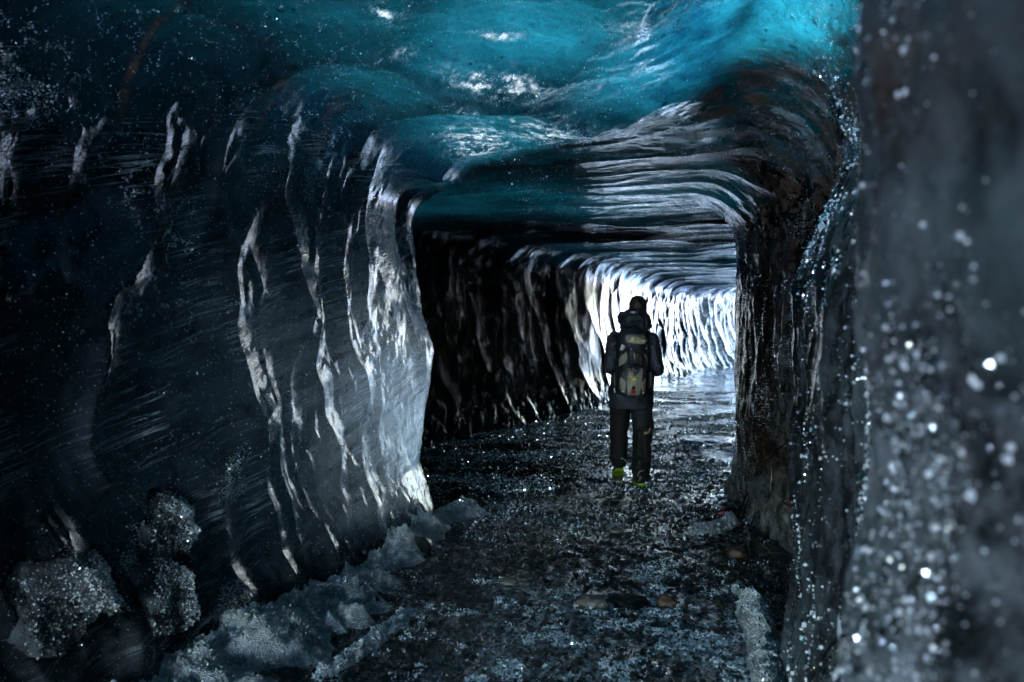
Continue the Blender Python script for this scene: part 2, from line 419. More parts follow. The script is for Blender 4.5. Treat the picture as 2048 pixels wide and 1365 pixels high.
def piece(name, mask, mat, parent=None):
    """faces of the sweep where mask (per face) is true, as one mesh"""
    n, m = P.shape[:2]
    idx = np.arange(n*m).reshape(n, m)
    q = np.stack([idx[:-1, :-1], idx[:-1, 1:], idx[1:, 1:], idx[1:, :-1]], -1)[mask]
    used, inv = np.unique(q.ravel(), return_inverse=True)
    q = inv.reshape(-1, 4)
    v = P.reshape(-1, 3)[used]; nn = N1.reshape(-1, 3)[used]
    # face winding so that geometric normals face the inside
    a = v[q[0, 1]]-v[q[0, 0]]; b = v[q[0, 3]]-v[q[0, 0]]
    if np.dot(np.cross(a, b), nn[q[0, 0]]) < 0: q = q[:, ::-1]
    at = {k: g.reshape(-1)[used] for k, g in (('clear', CLEAR), ('dirt', DIRT), ('frost', FROST_GLARE), ('white', WHITE), ('wet', WET), ('along', Sx), ('up', V))}
    return mesh_np(name, v, q, mat, parent, True, nn, at)
FR = REG[:-1, :-1]; FT = T[:-1, :-1]
mk_ceil = FR == 1
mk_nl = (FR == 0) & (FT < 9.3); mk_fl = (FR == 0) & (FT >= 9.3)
mk_nr = (FR == 2) & (FT < 7.25); mk_mr = (FR == 2) & (FT >= 7.25) & (FT < 10.6); mk_fr = (FR == 2) & (FT >= 10.6)
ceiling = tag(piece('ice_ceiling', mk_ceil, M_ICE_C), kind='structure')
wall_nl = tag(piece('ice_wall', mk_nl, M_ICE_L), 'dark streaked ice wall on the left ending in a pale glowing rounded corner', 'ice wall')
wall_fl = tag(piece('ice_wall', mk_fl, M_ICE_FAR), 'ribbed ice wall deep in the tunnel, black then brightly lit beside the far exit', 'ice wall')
wall_nr = tag(piece('ice_wall', mk_nr, M_ICE_R), 'blurred grey ice wall full of glinting bubbles close on the right', 'ice wall')
wall_mr = tag(piece('ice_wall', mk_mr, M_ICE_M), 'brown stained ice wall, painted dark for shade, jutting out behind the cables, right of the walker', 'ice wall')
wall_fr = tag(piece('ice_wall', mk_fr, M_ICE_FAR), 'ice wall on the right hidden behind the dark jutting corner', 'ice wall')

# portals guide the sampling of the sky through the two mouths (they give no light themselves)
def portal(k, inward):
    a = Vector((*ST[k, :2], 0)); b = Vector((*ST[k, 2:4], 0)); c = (a+b)/2
    ld = bpy.data.lights.new('mouth_portal', 'AREA'); ld.shape = 'RECTANGLE'
    ld.size = (b-a).length*1.1; ld.size_y = 3.2
    ld.cycles.is_portal = True
    o = bpy.data.objects.new('mouth_portal', ld); C.objects.link(o)
    o.location = (c.x, c.y, 1.4)
    z = Vector((inward[0], inward[1], 0)).normalized()*-1   # -Z points inward
    x = (b-a).normalized(); y = z.cross(x)
    if y.z < 0: x = -x; y = z.cross(x)
    o.matrix_world = Matrix((( x.x, y.x, z.x, c.x), (x.y, y.y, z.y, c.y), (x.z, y.z, z.z, 1.4), (0, 0, 0, 1)))
def inw(k, k2):
    c = (ST[k, :2]+ST[k, 2:4])/2; d = (ST[k2, :2]+ST[k2, 2:4])/2; return d-c
portal(0, inw(0, 1)); portal(nS-1, inw(nS-1, nS-2))
# ------------------------------------------------------------------ ground
def floor_h(x, y):
    x = np.asarray(x, float); y = np.asarray(y, float)
    z = 0.035*fbm(x*0.9, y*0.9, 0*x, 3, 501) + 0.014*fbm(x*3.1, y*3.1, 0*x, 3, 511)
    wq = 0.05*fbm(x*6, y*6, 0*x, 2, 515)
    a, _ = voro((x+wq)/0.16, (y+wq)/0.16, 516); b, _ = voro((x+wq)/0.055, (y-wq)/0.055, 517)
    k = sstep(-0.3, 0.3, fbm(x*1.2, y*1.2, 0*x, 3, 518))
    z = z + (1-0.65*sstep(5.5, 8, y))*k*0.030*(0.5-np.minimum(a, 1)**1.5) + (0.4+0.6*k)*0.011*(0.5-np.minimum(b, 1))
    return z
def ground_mat():
    k = NT('wet_gravel'); v = k.coord()
    c = k.mix(k.noise(v, 30, 5, 0.65), (0.006, 0.006, 0.006, 1), (0.06, 0.05, 0.04, 1))
    c = k.mix(k.ramp(k.voro(v, 60), 0.25, 0.5), c, k.mix(0.6, c, (0.0, 0.0, 0.0, 1)))
    fr = k.attr('frost')
    f = k.mul(k.ramp(k.add(fr, k.noise(v, 7, 4, 0.7)), 0.75, 1.15), k.ramp(k.noise(v, 30, 6, 0.75), 0.46, 0.56))
    c = k.mix(f, c, (0.50, 0.57, 0.60, 1))
    h = k.add(k.mul(k.voro(v, 48), 0.7), k.add(k.mul(k.noise(v, 24, 5, 0.65), 1.0), k.mul(k.voro(v, 130), 0.3)))
    wet = k.attr('wet')
    nrm = k.bump(h, k.mul(0.75, k.math('POWER', k.math('SUBTRACT', 1.0, wet), 2.0)), 0.02)
    p = k.n('ShaderNodeBsdfPrincipled', i_Base_Color=c, i_Normal=nrm, i_IOR=1.33)
    k.set(p.inputs['Roughness'], k.math('MAXIMUM', k.add(k.ramp(k.noise(v, 12, 4), 0.35, 0.65, 0.10, 0.32), k.mul(wet, -0.2)), 0.06))
    p.inputs['Specular IOR Level'].default_value = 1.0; p.inputs['Coat Weight'].default_value = 0.6; p.inputs['Coat Roughness'].default_value = 0.12; k.set(p.inputs['Coat Normal'], nrm)
    p.inputs['Specular Tint'].default_value = (0.70, 0.72, 1.0, 1)
    return k.finish(p.outputs[0])
M_GROUND = ground_mat()
def axis(a, b, near, far_, c, growth=0.012):
    xs = [c]
    while xs[-1] < b: xs.append(xs[-1]+min(far_, near+growth*abs(xs[-1]-c)))
    ys = [c]
    while ys[-1] > a: ys.append(ys[-1]-min(far_, near+growth*abs(ys[-1]-c)))
    return np.array(sorted(set(ys+xs)))
gx = np.concatenate([axis(-3, 3.2, 0.018, 0.02, 0.2), np.linspace(3.24, 14, 220)]); gx = np.concatenate([np.linspace(-12, gx[0]-0.1, 40), gx])
gy = np.concatenate([np.linspace(-8, 1.4, 60), np.arange(1.45, 9.5, 0.02), np.arange(9.5, 31, 0.05)])
GX, GY = np.meshgrid(gx, gy, indexing='ij')
GZ = floor_h(GX, GY)
GF = np.clip(1.0*gauss((GX-0.15)/0.40, (GY-3.8)/0.9) + 1.0*gauss((GX-1.05)/0.3, (GY-3.7)/0.9) + 0.25*sstep(0, .5, fbm(GX*1.5, GY*1.5, 0*GX, 4, 531)), 0, 1)
GW = np.clip(0.9*sstep(13, 20, GY)*sstep(-.25, .2, fbm(GX*1.4, GY*1.0, 0*GX, 3, 541)) + 0.72*sstep(5.5, 7.5, GY)*sstep(-.2, .15, fbm(GX*1.5, GY*1.2, 0*GX, 3, 542)), 0, 1)
GF = np.clip(GF+0.5*sstep(15, 22, GY), 0, 1)  # floor whitened towards the exit, its glare put into the frost colour
idx = np.arange(GX.size).reshape(GX.shape)
q = np.stack([idx[:-1, :-1], idx[1:, :-1], idx[1:, 1:], idx[:-1, 1:]], -1).reshape(-1, 4)
ground = mesh_np('ground', np.stack([GX, GY, GZ], -1).reshape(-1, 3), q, M_GROUND, attrs={'frost': GF.ravel(), 'wet': GW.ravel()})
tag(ground, kind='structure')
# snow-covered land outside both mouths
big = 600.0
bm = bmesh.new()
x0, x1, y0, y1 = gx[0], gx[-1], gy[0], gy[-1]
ov = [bm.verts.new(c) for c in ((-big, -big, -.02), (big, -big, -.02), (big, big, -.02), (-big, big, -.02))]
iv = [bm.verts.new(c) for c in ((x0, y0, -.02), (x1, y0, -.02), (x1, y1, -.02), (x0, y1, -.02))]
for i in range(4): bm.faces.new((ov[i], ov[(i+1) % 4], iv[(i+1) % 4], iv[i]))
M_LAND = simple('snow_land', (0.60, 0.67, 0.83), 0.7)
tag(from_bm('snowfield', bm, M_LAND), kind='structure')
# ------------------------------------------------------------------ frost grains and air bubbles on the ice (nobody could count them)
def frost_mat(nm, lo):
    k = NT(nm)
    p = k.n('ShaderNodeBsdfPrincipled', i_Base_Color=(0.72, 0.80, 0.84, 1), i_Roughness=0.08, i_IOR=1.31)
    rd = k.n('ShaderNodeNewGeometry').outputs['Random Per Island']
    k.set(p.inputs['Metallic'], k.ramp(rd, lo, lo+0.03))
    p.inputs['Specular IOR Level'].default_value = 0.9
    return k.finish(p.outputs[0])
M_FROST = frost_mat('frost_grain', 0.82); M_BUBBLE = frost_mat('air_bubble', 0.45)
OCT_V = np.array([(1,0,0),(-1,0,0),(0,1,0),(0,-1,0),(0,0,1),(0,0,-1)], float)
OCT_F = np.array([(0,2,4),(2,1,4),(1,3,4),(3,0,4),(2,0,5),(1,2,5),(3,1,5),(0,3,5)])
def grains(name, pos, nrm, size, parent, sink=0.2, mat=None):
    n = len(pos)
    q = rng.normal(size=(n, 4)); q /= np.linalg.norm(q, axis=1, keepdims=True)
    w_, x, y, z = q.T
    Rm = np.stack([1-2*(y*y+z*z), 2*(x*y-z*w_), 2*(x*z+y*w_), 2*(x*y+z*w_), 1-2*(x*x+z*z), 2*(y*z-x*w_), 2*(x*z-y*w_), 2*(y*z+x*w_), 1-2*(x*x+y*y)], -1).reshape(n, 3, 3)
    sc = size[:, None]*rng.uniform(0.55, 1.0, (n, 3))
    v = np.einsum('nij,nkj->nki', Rm, OCT_V[None]*sc[:, None, :]) + (pos + nrm*size[:, None]*sink)[:, None, :]
    f = OCT_F[None] + (np.arange(n)*6)[:, None, None]
    o = mesh_np(name, v.reshape(-1, 3), f.reshape(-1, 3), mat or M_FROST, parent, smooth=False)
    o['kind'] = 'stuff'
    return o
CELL = np.linalg.norm(np.cross(P[1:, :-1]-P[:-1, :-1], P[:-1, 1:]-P[:-1, :-1]), axis=2)
def cellmean(a): return 0.25*(a[:-1, :-1]+a[1:, :-1]+a[:-1, 1:]+a[1:, 1:])
def sample(dens, n):
    p = (dens*CELL).ravel(); p = p/p.sum()
    k = rng.choice(p.size, n, p=p); i, j = np.unravel_index(k, dens.shape)
    a = rng.random(n)[:, None]; b = rng.random(n)[:, None]
    f = lambda G: (G[i, j]*(1-a)+G[i+1, j]*a)*(1-b)+(G[i, j+1]*(1-a)+G[i+1, j+1]*a)*b
    return f(P), f(N1), i, j
cX, cY, cZ, cT = map(cellmean, (X, Y, Z, T))
cl1 = sstep(-0.15, 0.45, fbm(cX*1.6, cY*1.6, cZ*1.6, 4, 601))
cl2 = sstep(0.0, 0.35, fbm(cX*4.5, cY*4.5, cZ*4.5, 3, 611))
cV = cellmean(V); cS = cellmean(Sx)
def vein(cs, seed, th):
    wz = 0.6*fbm(cX*6, cY*6, cZ*6, 3, seed); w2 = 0.6*fbm(cX*6+7, cY*6, cZ*6, 3, seed+1)
    f1, f2 = voro(cS/cs+wz, cV/cs+w2, seed); return (f2-f1 < th)*1.0
def logsize(n, med, sg, hi): return np.clip(med*np.exp(sg*rng.normal(size=n)), med*0.4, hi)
# ceiling: a net of frozen cracks in the dark left part, grains on the painted glints, loose sparkle elsewhere
net = vein(0.12, 621, 0.09)*sstep(-0.1, -0.9, cX-0.25*cl1)*sstep(5.2, 4.2, cY)*(cT > 3)*(0.08+cl1*(0.3+cl2))
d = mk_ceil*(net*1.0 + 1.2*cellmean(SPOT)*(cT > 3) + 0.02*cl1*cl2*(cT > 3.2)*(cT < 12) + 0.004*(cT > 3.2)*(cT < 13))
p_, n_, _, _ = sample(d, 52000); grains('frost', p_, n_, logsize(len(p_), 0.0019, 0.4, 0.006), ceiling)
net = vein(0.15, 631, 0.07)*sstep(1.4, 1.9, cZ)*sstep(6.2, 5.0, cT)
band_ = sstep(0.25, 0.1, np.abs(fbm(cX*0.9, cY*0.9, cZ*1.3-cX*0.5, 3, 641)))
d = mk_nl*(cT > 3.3)*(net*0.8*cl1 + 0.35*band_*cl2**2*cl1 + 0.10*cl2*sstep(6.6, 8, cT) + 0.008)
p_, n_, _, _ = sample(d, 60000); grains('frost', p_, n_, logsize(len(p_), 0.0018, 0.4, 0.005), wall_nl)
d = mk_nr*(cT > 3)*(1-0.6*sstep(5.3, 6, cT))*(0.25+cl1*1.2)*(0.2+cl2)
p_, n_, _, _ = sample(d, 30000)
dist = np.linalg.norm(p_-np.array([0, 0, 1.6]), axis=1)
grains('frost', p_, n_, logsize(len(p_), 0.0019, 0.6, 0.009)*np.clip(dist/1.2, 0.8, 2.0), wall_nr, mat=M_BUBBLE)
d = mk_mr*(0.15+cl1)*(0.1+cl2)
p_, n_, _, _ = sample(d, 9000); grains('frost', p_, n_, logsize(len(p_), 0.0024, 0.45, 0.008), wall_mr)
# floor
def floor_pts(n, dens):
    out = []
    while sum(map(len, out)) < n:
        x = rng.uniform(-1.8, 2.4, 200000); y = 3.0+6.5*rng.random(200000)**1.5
        k = rng.random(200000) < dens(x, y); out.append(np.stack([x[k], y[k]], -1))
    a = np.concatenate(out)[:n]
    return np.column_stack([a, floor_h(a[:, 0], a[:, 1])])
def fdens(x, y):
    c = sstep(0.05, 0.3, fbm(x*6, y*6, 0*x, 4, 651))*(0.3+0.9*sstep(-.1, .3, fbm(x*22, y*22, 0*x, 2, 653)))
    a = gauss((x-0.15)/0.45, (y-3.7)/0.8) + 1.2*gauss((x-0.95)/0.3, (y-3.9)/1.0) + 0.06
    return np.clip(a*c*0.8, 0, 1)
p_ = floor_pts(40000, fdens); n_ = np.tile((0, 0, 1.0), (len(p_), 1))
grains('frost', p_, n_, logsize(len(p_), 0.0042, 0.5, 0.014), ground)

def fdens2(x, y):
    c = sstep(-0.15, 0.35, fbm(x*1.6, y*2.6, 0*x, 3, 661))
    return np.clip(c*sstep(5.2, 7.5, y), 0, 1)
out_ = []
while sum(map(len, out_)) < 52000:
    x = rng.uniform(-1.6, 5.5, 200000); y = rng.uniform(5.2, 17, 200000)
    k_ = (rng.random(200000) < fdens2(x, y)) & (x > -1.7+0.0*y) & (x < 0.30*y+0.1); out_.append(np.stack([x[k_], y[k_]], -1))
a_ = np.concatenate(out_)[:52000]
p_ = np.column_stack([a_, floor_h(a_[:, 0], a_[:, 1])]); n_ = np.tile((0, 0, 1.0), (len(p_), 1))
grains('frost', p_, n_, logsize(len(p_), 0.008, 0.45, 0.018), ground, mat=M_BUBBLE)

# loose gravel on the track
M_STONE = simple('dark_stone', (0.05, 0.045, 0.04), 0.35, 0.7, 0.4, 120, var=0.7)
ICO = bmesh.new(); bmesh.ops.create_icosphere(ICO, subdivisions=1, radius=1)
IV = np.array([v.co[:] for v in ICO.verts]); IF = np.array([[v.index for v in f_.verts] for f_ in ICO.faces]); ICO.free()
n_ = 16000
gx_ = rng.uniform(-1.6, 2.3, n_); gy_ = 3.0+7.5*rng.random(n_)**1.4
sz_ = np.clip(0.007*np.exp(0.55*rng.normal(size=n_)), 0.003, 0.032)
an_ = rng.uniform(0, 6.28, n_); sc_ = sz_[:, None]*rng.uniform([.8, .6, .4], [1.4, 1.0, .8], (n_, 3))
vv = IV[None]*(1+0.25*rng.normal(size=(n_, len(IV), 1)))*sc_[:, None]
vx = vv[..., 0]*np.cos(an_)[:, None]-vv[..., 1]*np.sin(an_)[:, None]; vy = vv[..., 0]*np.sin(an_)[:, None]+vv[..., 1]*np.cos(an_)[:, None]
vv = np.stack([vx+gx_[:, None], vy+gy_[:, None], vv[..., 2]+(floor_h(gx_, gy_)+sz_*0.2)[:, None]], -1)
gv = mesh_np('gravel', vv.reshape(-1, 3), (IF[None]+(np.arange(n_)*len(IV))[:, None, None]).reshape(-1, 3), M_STONE, None, False)
tag(gv, 'loose dark gravel strewn along the tunnel floor', 'gravel', kind='stuff')
# ------------------------------------------------------------------ the walker
def fab(name, col, rough=0.75, bscale=900, spec=0.3, bump=0.5): return simple(name, col, rough, spec, bump, bscale)
M_JACKET = fab('navy_shell_fabric', (0.022, 0.030, 0.042), 0.5)
M_TROUSER = fab('black_trouser_fabric', (0.010, 0.012, 0.014), 0.7)
M_TPANEL = fab('charcoal_trouser_fabric', (0.022, 0.028, 0.032), 0.7)
M_SKIN = simple('skin', (0.50, 0.28, 0.20), 0.5, 0.4, 0.2, 300)
M_HAIR = simple('dark_hair', (0.022, 0.015, 0.011), 0.45, 0.4, 0.5, 500)
M_BOOT = simple('boot_leather', (0.014, 0.014, 0.015), 0.5)
M_NEON = simple('neon_rubber', (0.20, 0.36, 0.01), 0.5)
M_REFL = simple('reflective_trim', (0.62, 0.68, 0.70), 0.35)
M_OLIVE = simple('olive_pack_fabric', (0.26, 0.25, 0.19), 0.55, 0.4, 0.5, 1400)
M_PACK = simple('black_pack_fabric', (0.016, 0.019, 0.024), 0.55, 0.4, 0.4, 900)
M_NAVY = simple('navy_pack_fabric', (0.022, 0.030, 0.045), 0.5, 0.4, 0.4, 900)
M_WEB = simple('black_webbing', (0.014, 0.015, 0.018), 0.4, 0.6, 0.5, 600)
M_PLASTIC = simple('black_plastic', (0.02, 0.021, 0.024), 0.22, 0.7)
M_YELLOW = simple('yellow_print', (0.85, 0.66, 0.03), 0.5)
M_CREAM = simple('pale_yellow_print', (0.72, 0.64, 0.30), 0.5)
M_RED = simple('red_plastic', (0.60, 0.035, 0.025), 0.4)
M_TAN = simple('tan_print', (0.50, 0.36, 0.16), 0.6)
M_EYE = simple('eye_white', (0.7, 0.7, 0.68), 0.2)

def tube(bm, pts, radii, seg=16, sq=None, cap=True):
    """closed tapered tube through points; radii may be (rx, ry) pairs; sq = fixed x axis for the ring"""
    pts = [Vector(p) for p in pts]; rings = []
    for i, p in enumerate(pts):
        d = (pts[min(i+1, len(pts)-1)]-pts[max(i-1, 0)]).normalized()
        ref = Vector(sq) if sq is not None else (Vector((1, 0, 0)) if abs(d.x) < 0.8 else Vector((0, 1, 0)))
        xa = (ref - d*ref.dot(d)).normalized(); ya = d.cross(xa)
        r = radii[i]; rx, ry = r if isinstance(r, (tuple, list)) else (r, r)
        rings.append([bm.verts.new(p + xa*rx*math.cos(2*math.pi*k/seg) + ya*ry*math.sin(2*math.pi*k/seg)) for k in range(seg)])
    for a, b in zip(rings[:-1], rings[1:]):
        for k in range(seg): bm.faces.new((a[k], a[(k+1) % seg], b[(k+1) % seg], b[k]))
    if cap:
        bm.faces.new(list(reversed(rings[0]))); bm.faces.new(rings[-1])
    return rings
def ball(bm, c, r, seg=20, rot=None):
    r = r if isinstance(r, (tuple, list)) else (r, r, r)
    m = Matrix.Translation(c) @ (rot.to_4x4() if rot else Matrix.Identity(4)) @ Matrix.Diagonal((*r, 1))
    bmesh.ops.create_uvsphere(bm, u_segments=seg, v_segments=seg*2//3, radius=1, matrix=m)
def fuse(name, bm, voxel, mat, parent, smooth=6, wrinkle=None):
    bmesh.ops.recalc_face_normals(bm, faces=bm.faces)
    me = bpy.data.meshes.new(name); bm.to_mesh(me); bm.free()
    o = bpy.data.objects.new(name, me); C.objects.link(o)
    m = o.modifiers.new('r', 'REMESH'); m.mode = 'VOXEL'; m.voxel_size = voxel
    if smooth:
        m2 = o.modifiers.new('s', 'SMOOTH'); m2.iterations = smooth; m2.factor = 0.5
    dg = bpy.context.evaluated_depsgraph_get(); dg.update()
    me2 = bpy.data.meshes.new_from_object(o.evaluated_get(dg)); o.modifiers.clear()
    o.data = me2; bpy.data.meshes.remove(me); me2.name = name
    n = len(me2.vertices); co = np.empty(n*3, np.float32); no = np.empty(n*3, np.float32)
    me2.vertices.foreach_get('co', co); me2.vertices.foreach_get('normal', no)
    if wrinkle is not None:
        co = co.reshape(-1, 3); no = no.reshape(-1, 3)
        co = co + no*wrinkle(co[:, 0], co[:, 1], co[:, 2])[:, None]
        me2.vertices.foreach_set('co', np.ascontiguousarray(co, np.float32).ravel())
    for p in me2.polygons: p.use_smooth = True
    me2.materials.clear(); me2.materials.append(mat); me2.update()
    if parent: o.parent = parent
    return o

PX, PY = 1.178, 7.6
pz = float(floor_h(np.array([PX]), np.array([PY]))[0])
person = empty('person', (PX, PY, pz))
tag(person, 'person in a dark jacket and trousers walking away down the tunnel', 'person')
# joints (x right, y away from the camera, z up)
LH, RH = Vector((-0.10, 0.0, 0.93)), Vector((0.10, 0.0, 0.93))
LK, RK = Vector((-0.10, 0.12, 0.50)), Vector((0.115, -0.02, 0.50))
LA, RA = Vector((-0.095, 0.20, 0.15)), Vector((0.055, -0.22, 0.11))
LS, RS = Vector((-0.155, 0.0, 1.395)), Vector((0.200, 0.0, 1.385))
LE, RE = Vector((-0.215, -0.01, 1.12)), Vector((0.250, -0.02, 1.10))
LW, RW = Vector((-0.13, 0.22, 1.06)), Vector((0.16, 0.22, 1.05))
HC = Vector((0.075, 0.045, 1.70))        # head centre
def head_shape(bm, grow=0.0):
    ball(bm, HC + Vector((0, -0.012, 0.018)), (0.078+grow, 0.098+grow, 0.098+grow), 28)
    ball(bm, HC + Vector((0.004, 0.035, -0.05)), (0.058+grow, 0.068+grow, 0.075+grow), 24)
bm = bmesh.new()
head_shape(bm)
f = HC
ball(bm, f+Vector((0.008, 0.105, -0.022)), (0.014, 0.020, 0.022), 12)        # nose
ball(bm, f+Vector((0.007, 0.096, 0.004)), (0.010, 0.014, 0.022), 12)
ball(bm, f+Vector((0.006, 0.088, -0.062)), (0.024, 0.012, 0.007), 12)        # mouth
ball(bm, f+Vector((0.006, 0.086, -0.072)), (0.020, 0.012, 0.007), 12)
ball(bm, f+Vector((0.005, 0.083, -0.102)), (0.022, 0.018, 0.016), 12)        # chin
for s in (-1, 1):
    ball(bm, f+Vector((s*0.030+.004, 0.083, 0.016)), (0.024, 0.012, 0.008), 12)   # brow
    ball(bm, f+Vector((s*0.082, 0.0, -0.012)), (0.010, 0.020, 0.032), 14)         # ear
    ball(bm, f+Vector((s*0.045, 0.062, -0.03)), (0.024, 0.022, 0.022), 12)        # cheek
tube(bm, [(0.045, 0.0, 1.44), (0.058, 0.01, 1.53), (0.07, 0.03, 1.62)], [0.066, 0.058, 0.056])
tube(bm, [(0, 0, 0.86), (0, 0, 0.98), (0, 0.0, 1.12), (0.01, 0, 1.28), (0.02, 0, 1.40), (0.03, 0, 1.47)],
     [(0.15, 0.10), (0.165, 0.115), (0.14, 0.10), (0.165, 0.115), (0.17, 0.10), (0.07, 0.06)], 24, (1, 0, 0))
for S_, E_, W_ in ((LS, LE, LW), (RS, RE, RW)):
    tube(bm, [S_, S_.lerp(E_, .5), E_], [0.052, 0.046, 0.038]); ball(bm, S_, 0.056); ball(bm, E_, 0.038)
    tube(bm, [E_, E_.lerp(W_, .3), W_], [0.038, 0.038, 0.027]); ball(bm, W_, 0.027)
for H_, K_, A_ in ((LH, LK, LA), (RH, RK, RA)):
    tube(bm, [H_, H_.lerp(K_, .5), K_], [0.085, 0.072, 0.052]); ball(bm, K_, 0.053); ball(bm, H_, 0.09)
    tube(bm, [K_, K_.lerp(A_, .3), A_], [0.052, 0.054, 0.036]); ball(bm, A_, 0.038)
    tube(bm, [A_+Vector((0, -.03, -.03)), A_+Vector((0, .08, -.05)), A_+Vector((0, .17, -.07))], [0.034, 0.034, 0.024])
# hands: palm, four bent fingers of different length, a thumb on the inner side
for s, W_ in ((1, LW), (-1, RW)):
    fwd = Vector((s*0.55, 0.80, -0.10)).normalized(); side = Vector((0, 0, 1)).cross(fwd).normalized(); up = fwd.cross(side)
    tube(bm, [W_, W_+fwd*0.045, W_+fwd*0.09], [(0.014, 0.026), (0.015, 0.040), (0.013, 0.038)], 14, up)
    for i, ln in enumerate((0.070, 0.080, 0.074, 0.058)):
        b = W_+fwd*0.088+side*0.0 + (Vector((0, 0, 1))*(0.030-0.020*i))
        k1 = b+fwd*ln*0.45; k2 = k1+(fwd*0.75+side*s*-0.6).normalized()*ln*0.32; k3 = k2+(fwd*0.2+side*s*-1).normalized()*ln*0.28
        tube(bm, [b, k1, k2, k3], [0.0095, 0.009, 0.0082, 0.007], 10)
    t0 = W_+fwd*0.035+Vector((0, 0, 0.03)); t1 = t0+(fwd*0.6+Vector((0, 0, 0.75))).normalized()*0.035; t2 = t1+(fwd+Vector((0, 0, .3))).normalized()*0.032
    tube(bm, [t0, t1, t2], [0.013, 0.011, 0.009], 10)
body = fuse('body', bm, 0.0055, M_SKIN, person, 4)
for s in (-1, 1):
    bm = bmesh.new(); ball(bm, f+Vector((s*0.030+.004, 0.080, 0.000)), 0.0125, 14)
    from_bm('eye', bm, M_EYE, person)
# hair: short, cut close at the nape
bm = bmesh.new()
ball(bm, HC+Vector((0, -0.018, 0.026)), (0.087, 0.102, 0.103), 40)
ball(bm, HC+Vector((0.0, -0.055, -0.045)), (0.068, 0.052, 0.065), 30)
ball(bm, HC+Vector((0.0, 0.03, 0.075)), (0.07, 0.07, 0.055), 24)
def hairw(x, y, z): return 0.005*fbm(x*60, y*60, z*22, 3, 71)+0.003*vnoise(x*160, y*160, z*60, 5)
hair = fuse('hair', bm, 0.0045, M_HAIR, person, 2, hairw)
# cut the hairline away from the face
bm = bmesh.new(); bm.from_mesh(hair.data)
dele = [v for v in bm.verts if v.co.y > HC.y+0.05 and v.co.z < HC.z+0.055 or (v.co.z < HC.z-0.03 and v.co.y > HC.y-0.01)
        or ((v.co-(HC+Vector((0.082, 0, -0.012)))).length < 0.03) or ((v.co-(HC+Vector((-0.082, 0, -0.012)))).length < 0.03)]
bmesh.ops.delete(bm, geom=dele, context='VERTS'); bm.to_mesh(hair.data); bm.free()

def wr(x, y, z):
    w1 = fbm(x*7, y*7, z*16, 3, 11); w2 = np.abs(fbm(x*11+3, y*11, z*20+x*14, 3, 12))
    return 0.010*w1 + 0.016*(0.25-w2)*np.clip(1, 0, 1)
bm = bmesh.new()
tube(bm, [(0.0, 0, 0.72), (0.0, 0, 0.80), (0, 0, 0.95), (0, 0.0, 1.12), (0.015, 0, 1.28), (0.025, 0, 1.40), (0.035, 0, 1.47), (0.05, 0.0, 1.53)],
     [(0.212, 0.15), (0.218, 0.155), (0.205, 0.15), (0.19, 0.14), (0.205, 0.145), (0.185, 0.12), (0.12, 0.10), (0.085, 0.085)], 28, (1, 0, 0))
for S_, E_, W_ in ((LS, LE, LW), (RS, RE, RW)):
    ball(bm, S_, 0.082)
    tube(bm, [S_, S_.lerp(E_, .5), E_], [0.086, 0.078, 0.068]); ball(bm, E_, 0.070)
    tube(bm, [E_, E_.lerp(W_, .5), W_.lerp(E_, .08)], [0.068, 0.060, 0.046])
jacket = fuse('jacket', bm, 0.010, M_JACKET, person, 5, wr)
# hood hanging in folds behind the neck
bm = bmesh.new()
for zc, rx, ry, rr, dx in ((1.515, 0.125, 0.105, 0.034, 0.015), (1.560, 0.130, 0.112, 0.034, 0.005), (1.605, 0.135, 0.115, 0.030, -0.005), (1.640, 0.118, 0.105, 0.020, -0.01)):
    a = [R(d) for d in range(-200, 21, 10)]
    pts = [(0.035+dx+rx*math.cos(t), 0.02+ry*math.sin(t)*1.05, zc+0.03*math.sin(t*1.0)*-0.4+0.012*math.cos(2*t)) for t in a]
    tube(bm, pts, [rr*0.6]+[rr]*(len(pts)-2)+[rr*0.6], 12)
tube(bm, [(0.05, 0.0, 1.44), (0.055, 0.005, 1.52), (0.06, 0.01, 1.58)], [0.12, 0.105, 0.10], 20)
tube(bm, [(-0.12, -0.06, 1.60), (-0.10, -0.10, 1.635), (-0.03, -0.125, 1.665), (0.04, -0.12, 1.66), (0.11, -0.08, 1.62)], [0.02, 0.03, 0.034, 0.03, 0.02], 12)
hood = fuse('hood', bm, 0.007, M_JACKET, jacket, 4, lambda x, y, z: 0.008*fbm(x*9, y*9, z*30, 3, 21)+0.006*fbm(x*30, y*30, z*30, 2, 22))
bm = bmesh.new()
for s, H_, K_, A_, wd in ((-1, LH, LK, LA, 1.0), (1, RH, RK, RA, 1.06)):
    ball(bm, H_+Vector((0, -.01, -.02)), (0.118, 0.14, 0.13))
    e = A_+Vector((0, -0.005, -0.035))
    tube(bm, [H_, H_.lerp(K_, .4), H_.lerp(K_, .8), K_, K_.lerp(e, .4), K_.lerp(e, .8), e],
         [(0.112*wd, 0.13), (0.105*wd, 0.122), (0.096*wd, 0.105), (0.093*wd, 0.10), (0.088*wd, 0.095), (0.088*wd, 0.10), (0.072*wd, 0.085)], 22, (1, 0, 0))
ball(bm, (0.185, -0.02, 0.56), (0.045, 0.07, 0.075))           # cargo pocket on the right thigh
def wrt(x, y, z):
    return 0.010*fbm(x*8, y*8, z*13, 3, 31)+0.012*(0.2-np.abs(fbm(x*9, y*9, z*24+x*10, 2, 32)))
trousers = fuse('trousers', bm, 0.010, M_TROUSER, person, 4, wrt)
def front_y(o, x, z):
    """y of the surface of o seen from the camera side at (x, z)"""
    ok, loc, no, _ = o.ray_cast(Vector((x, -2, z)), Vector((0, 1, 0)))
    return loc.y if ok else None
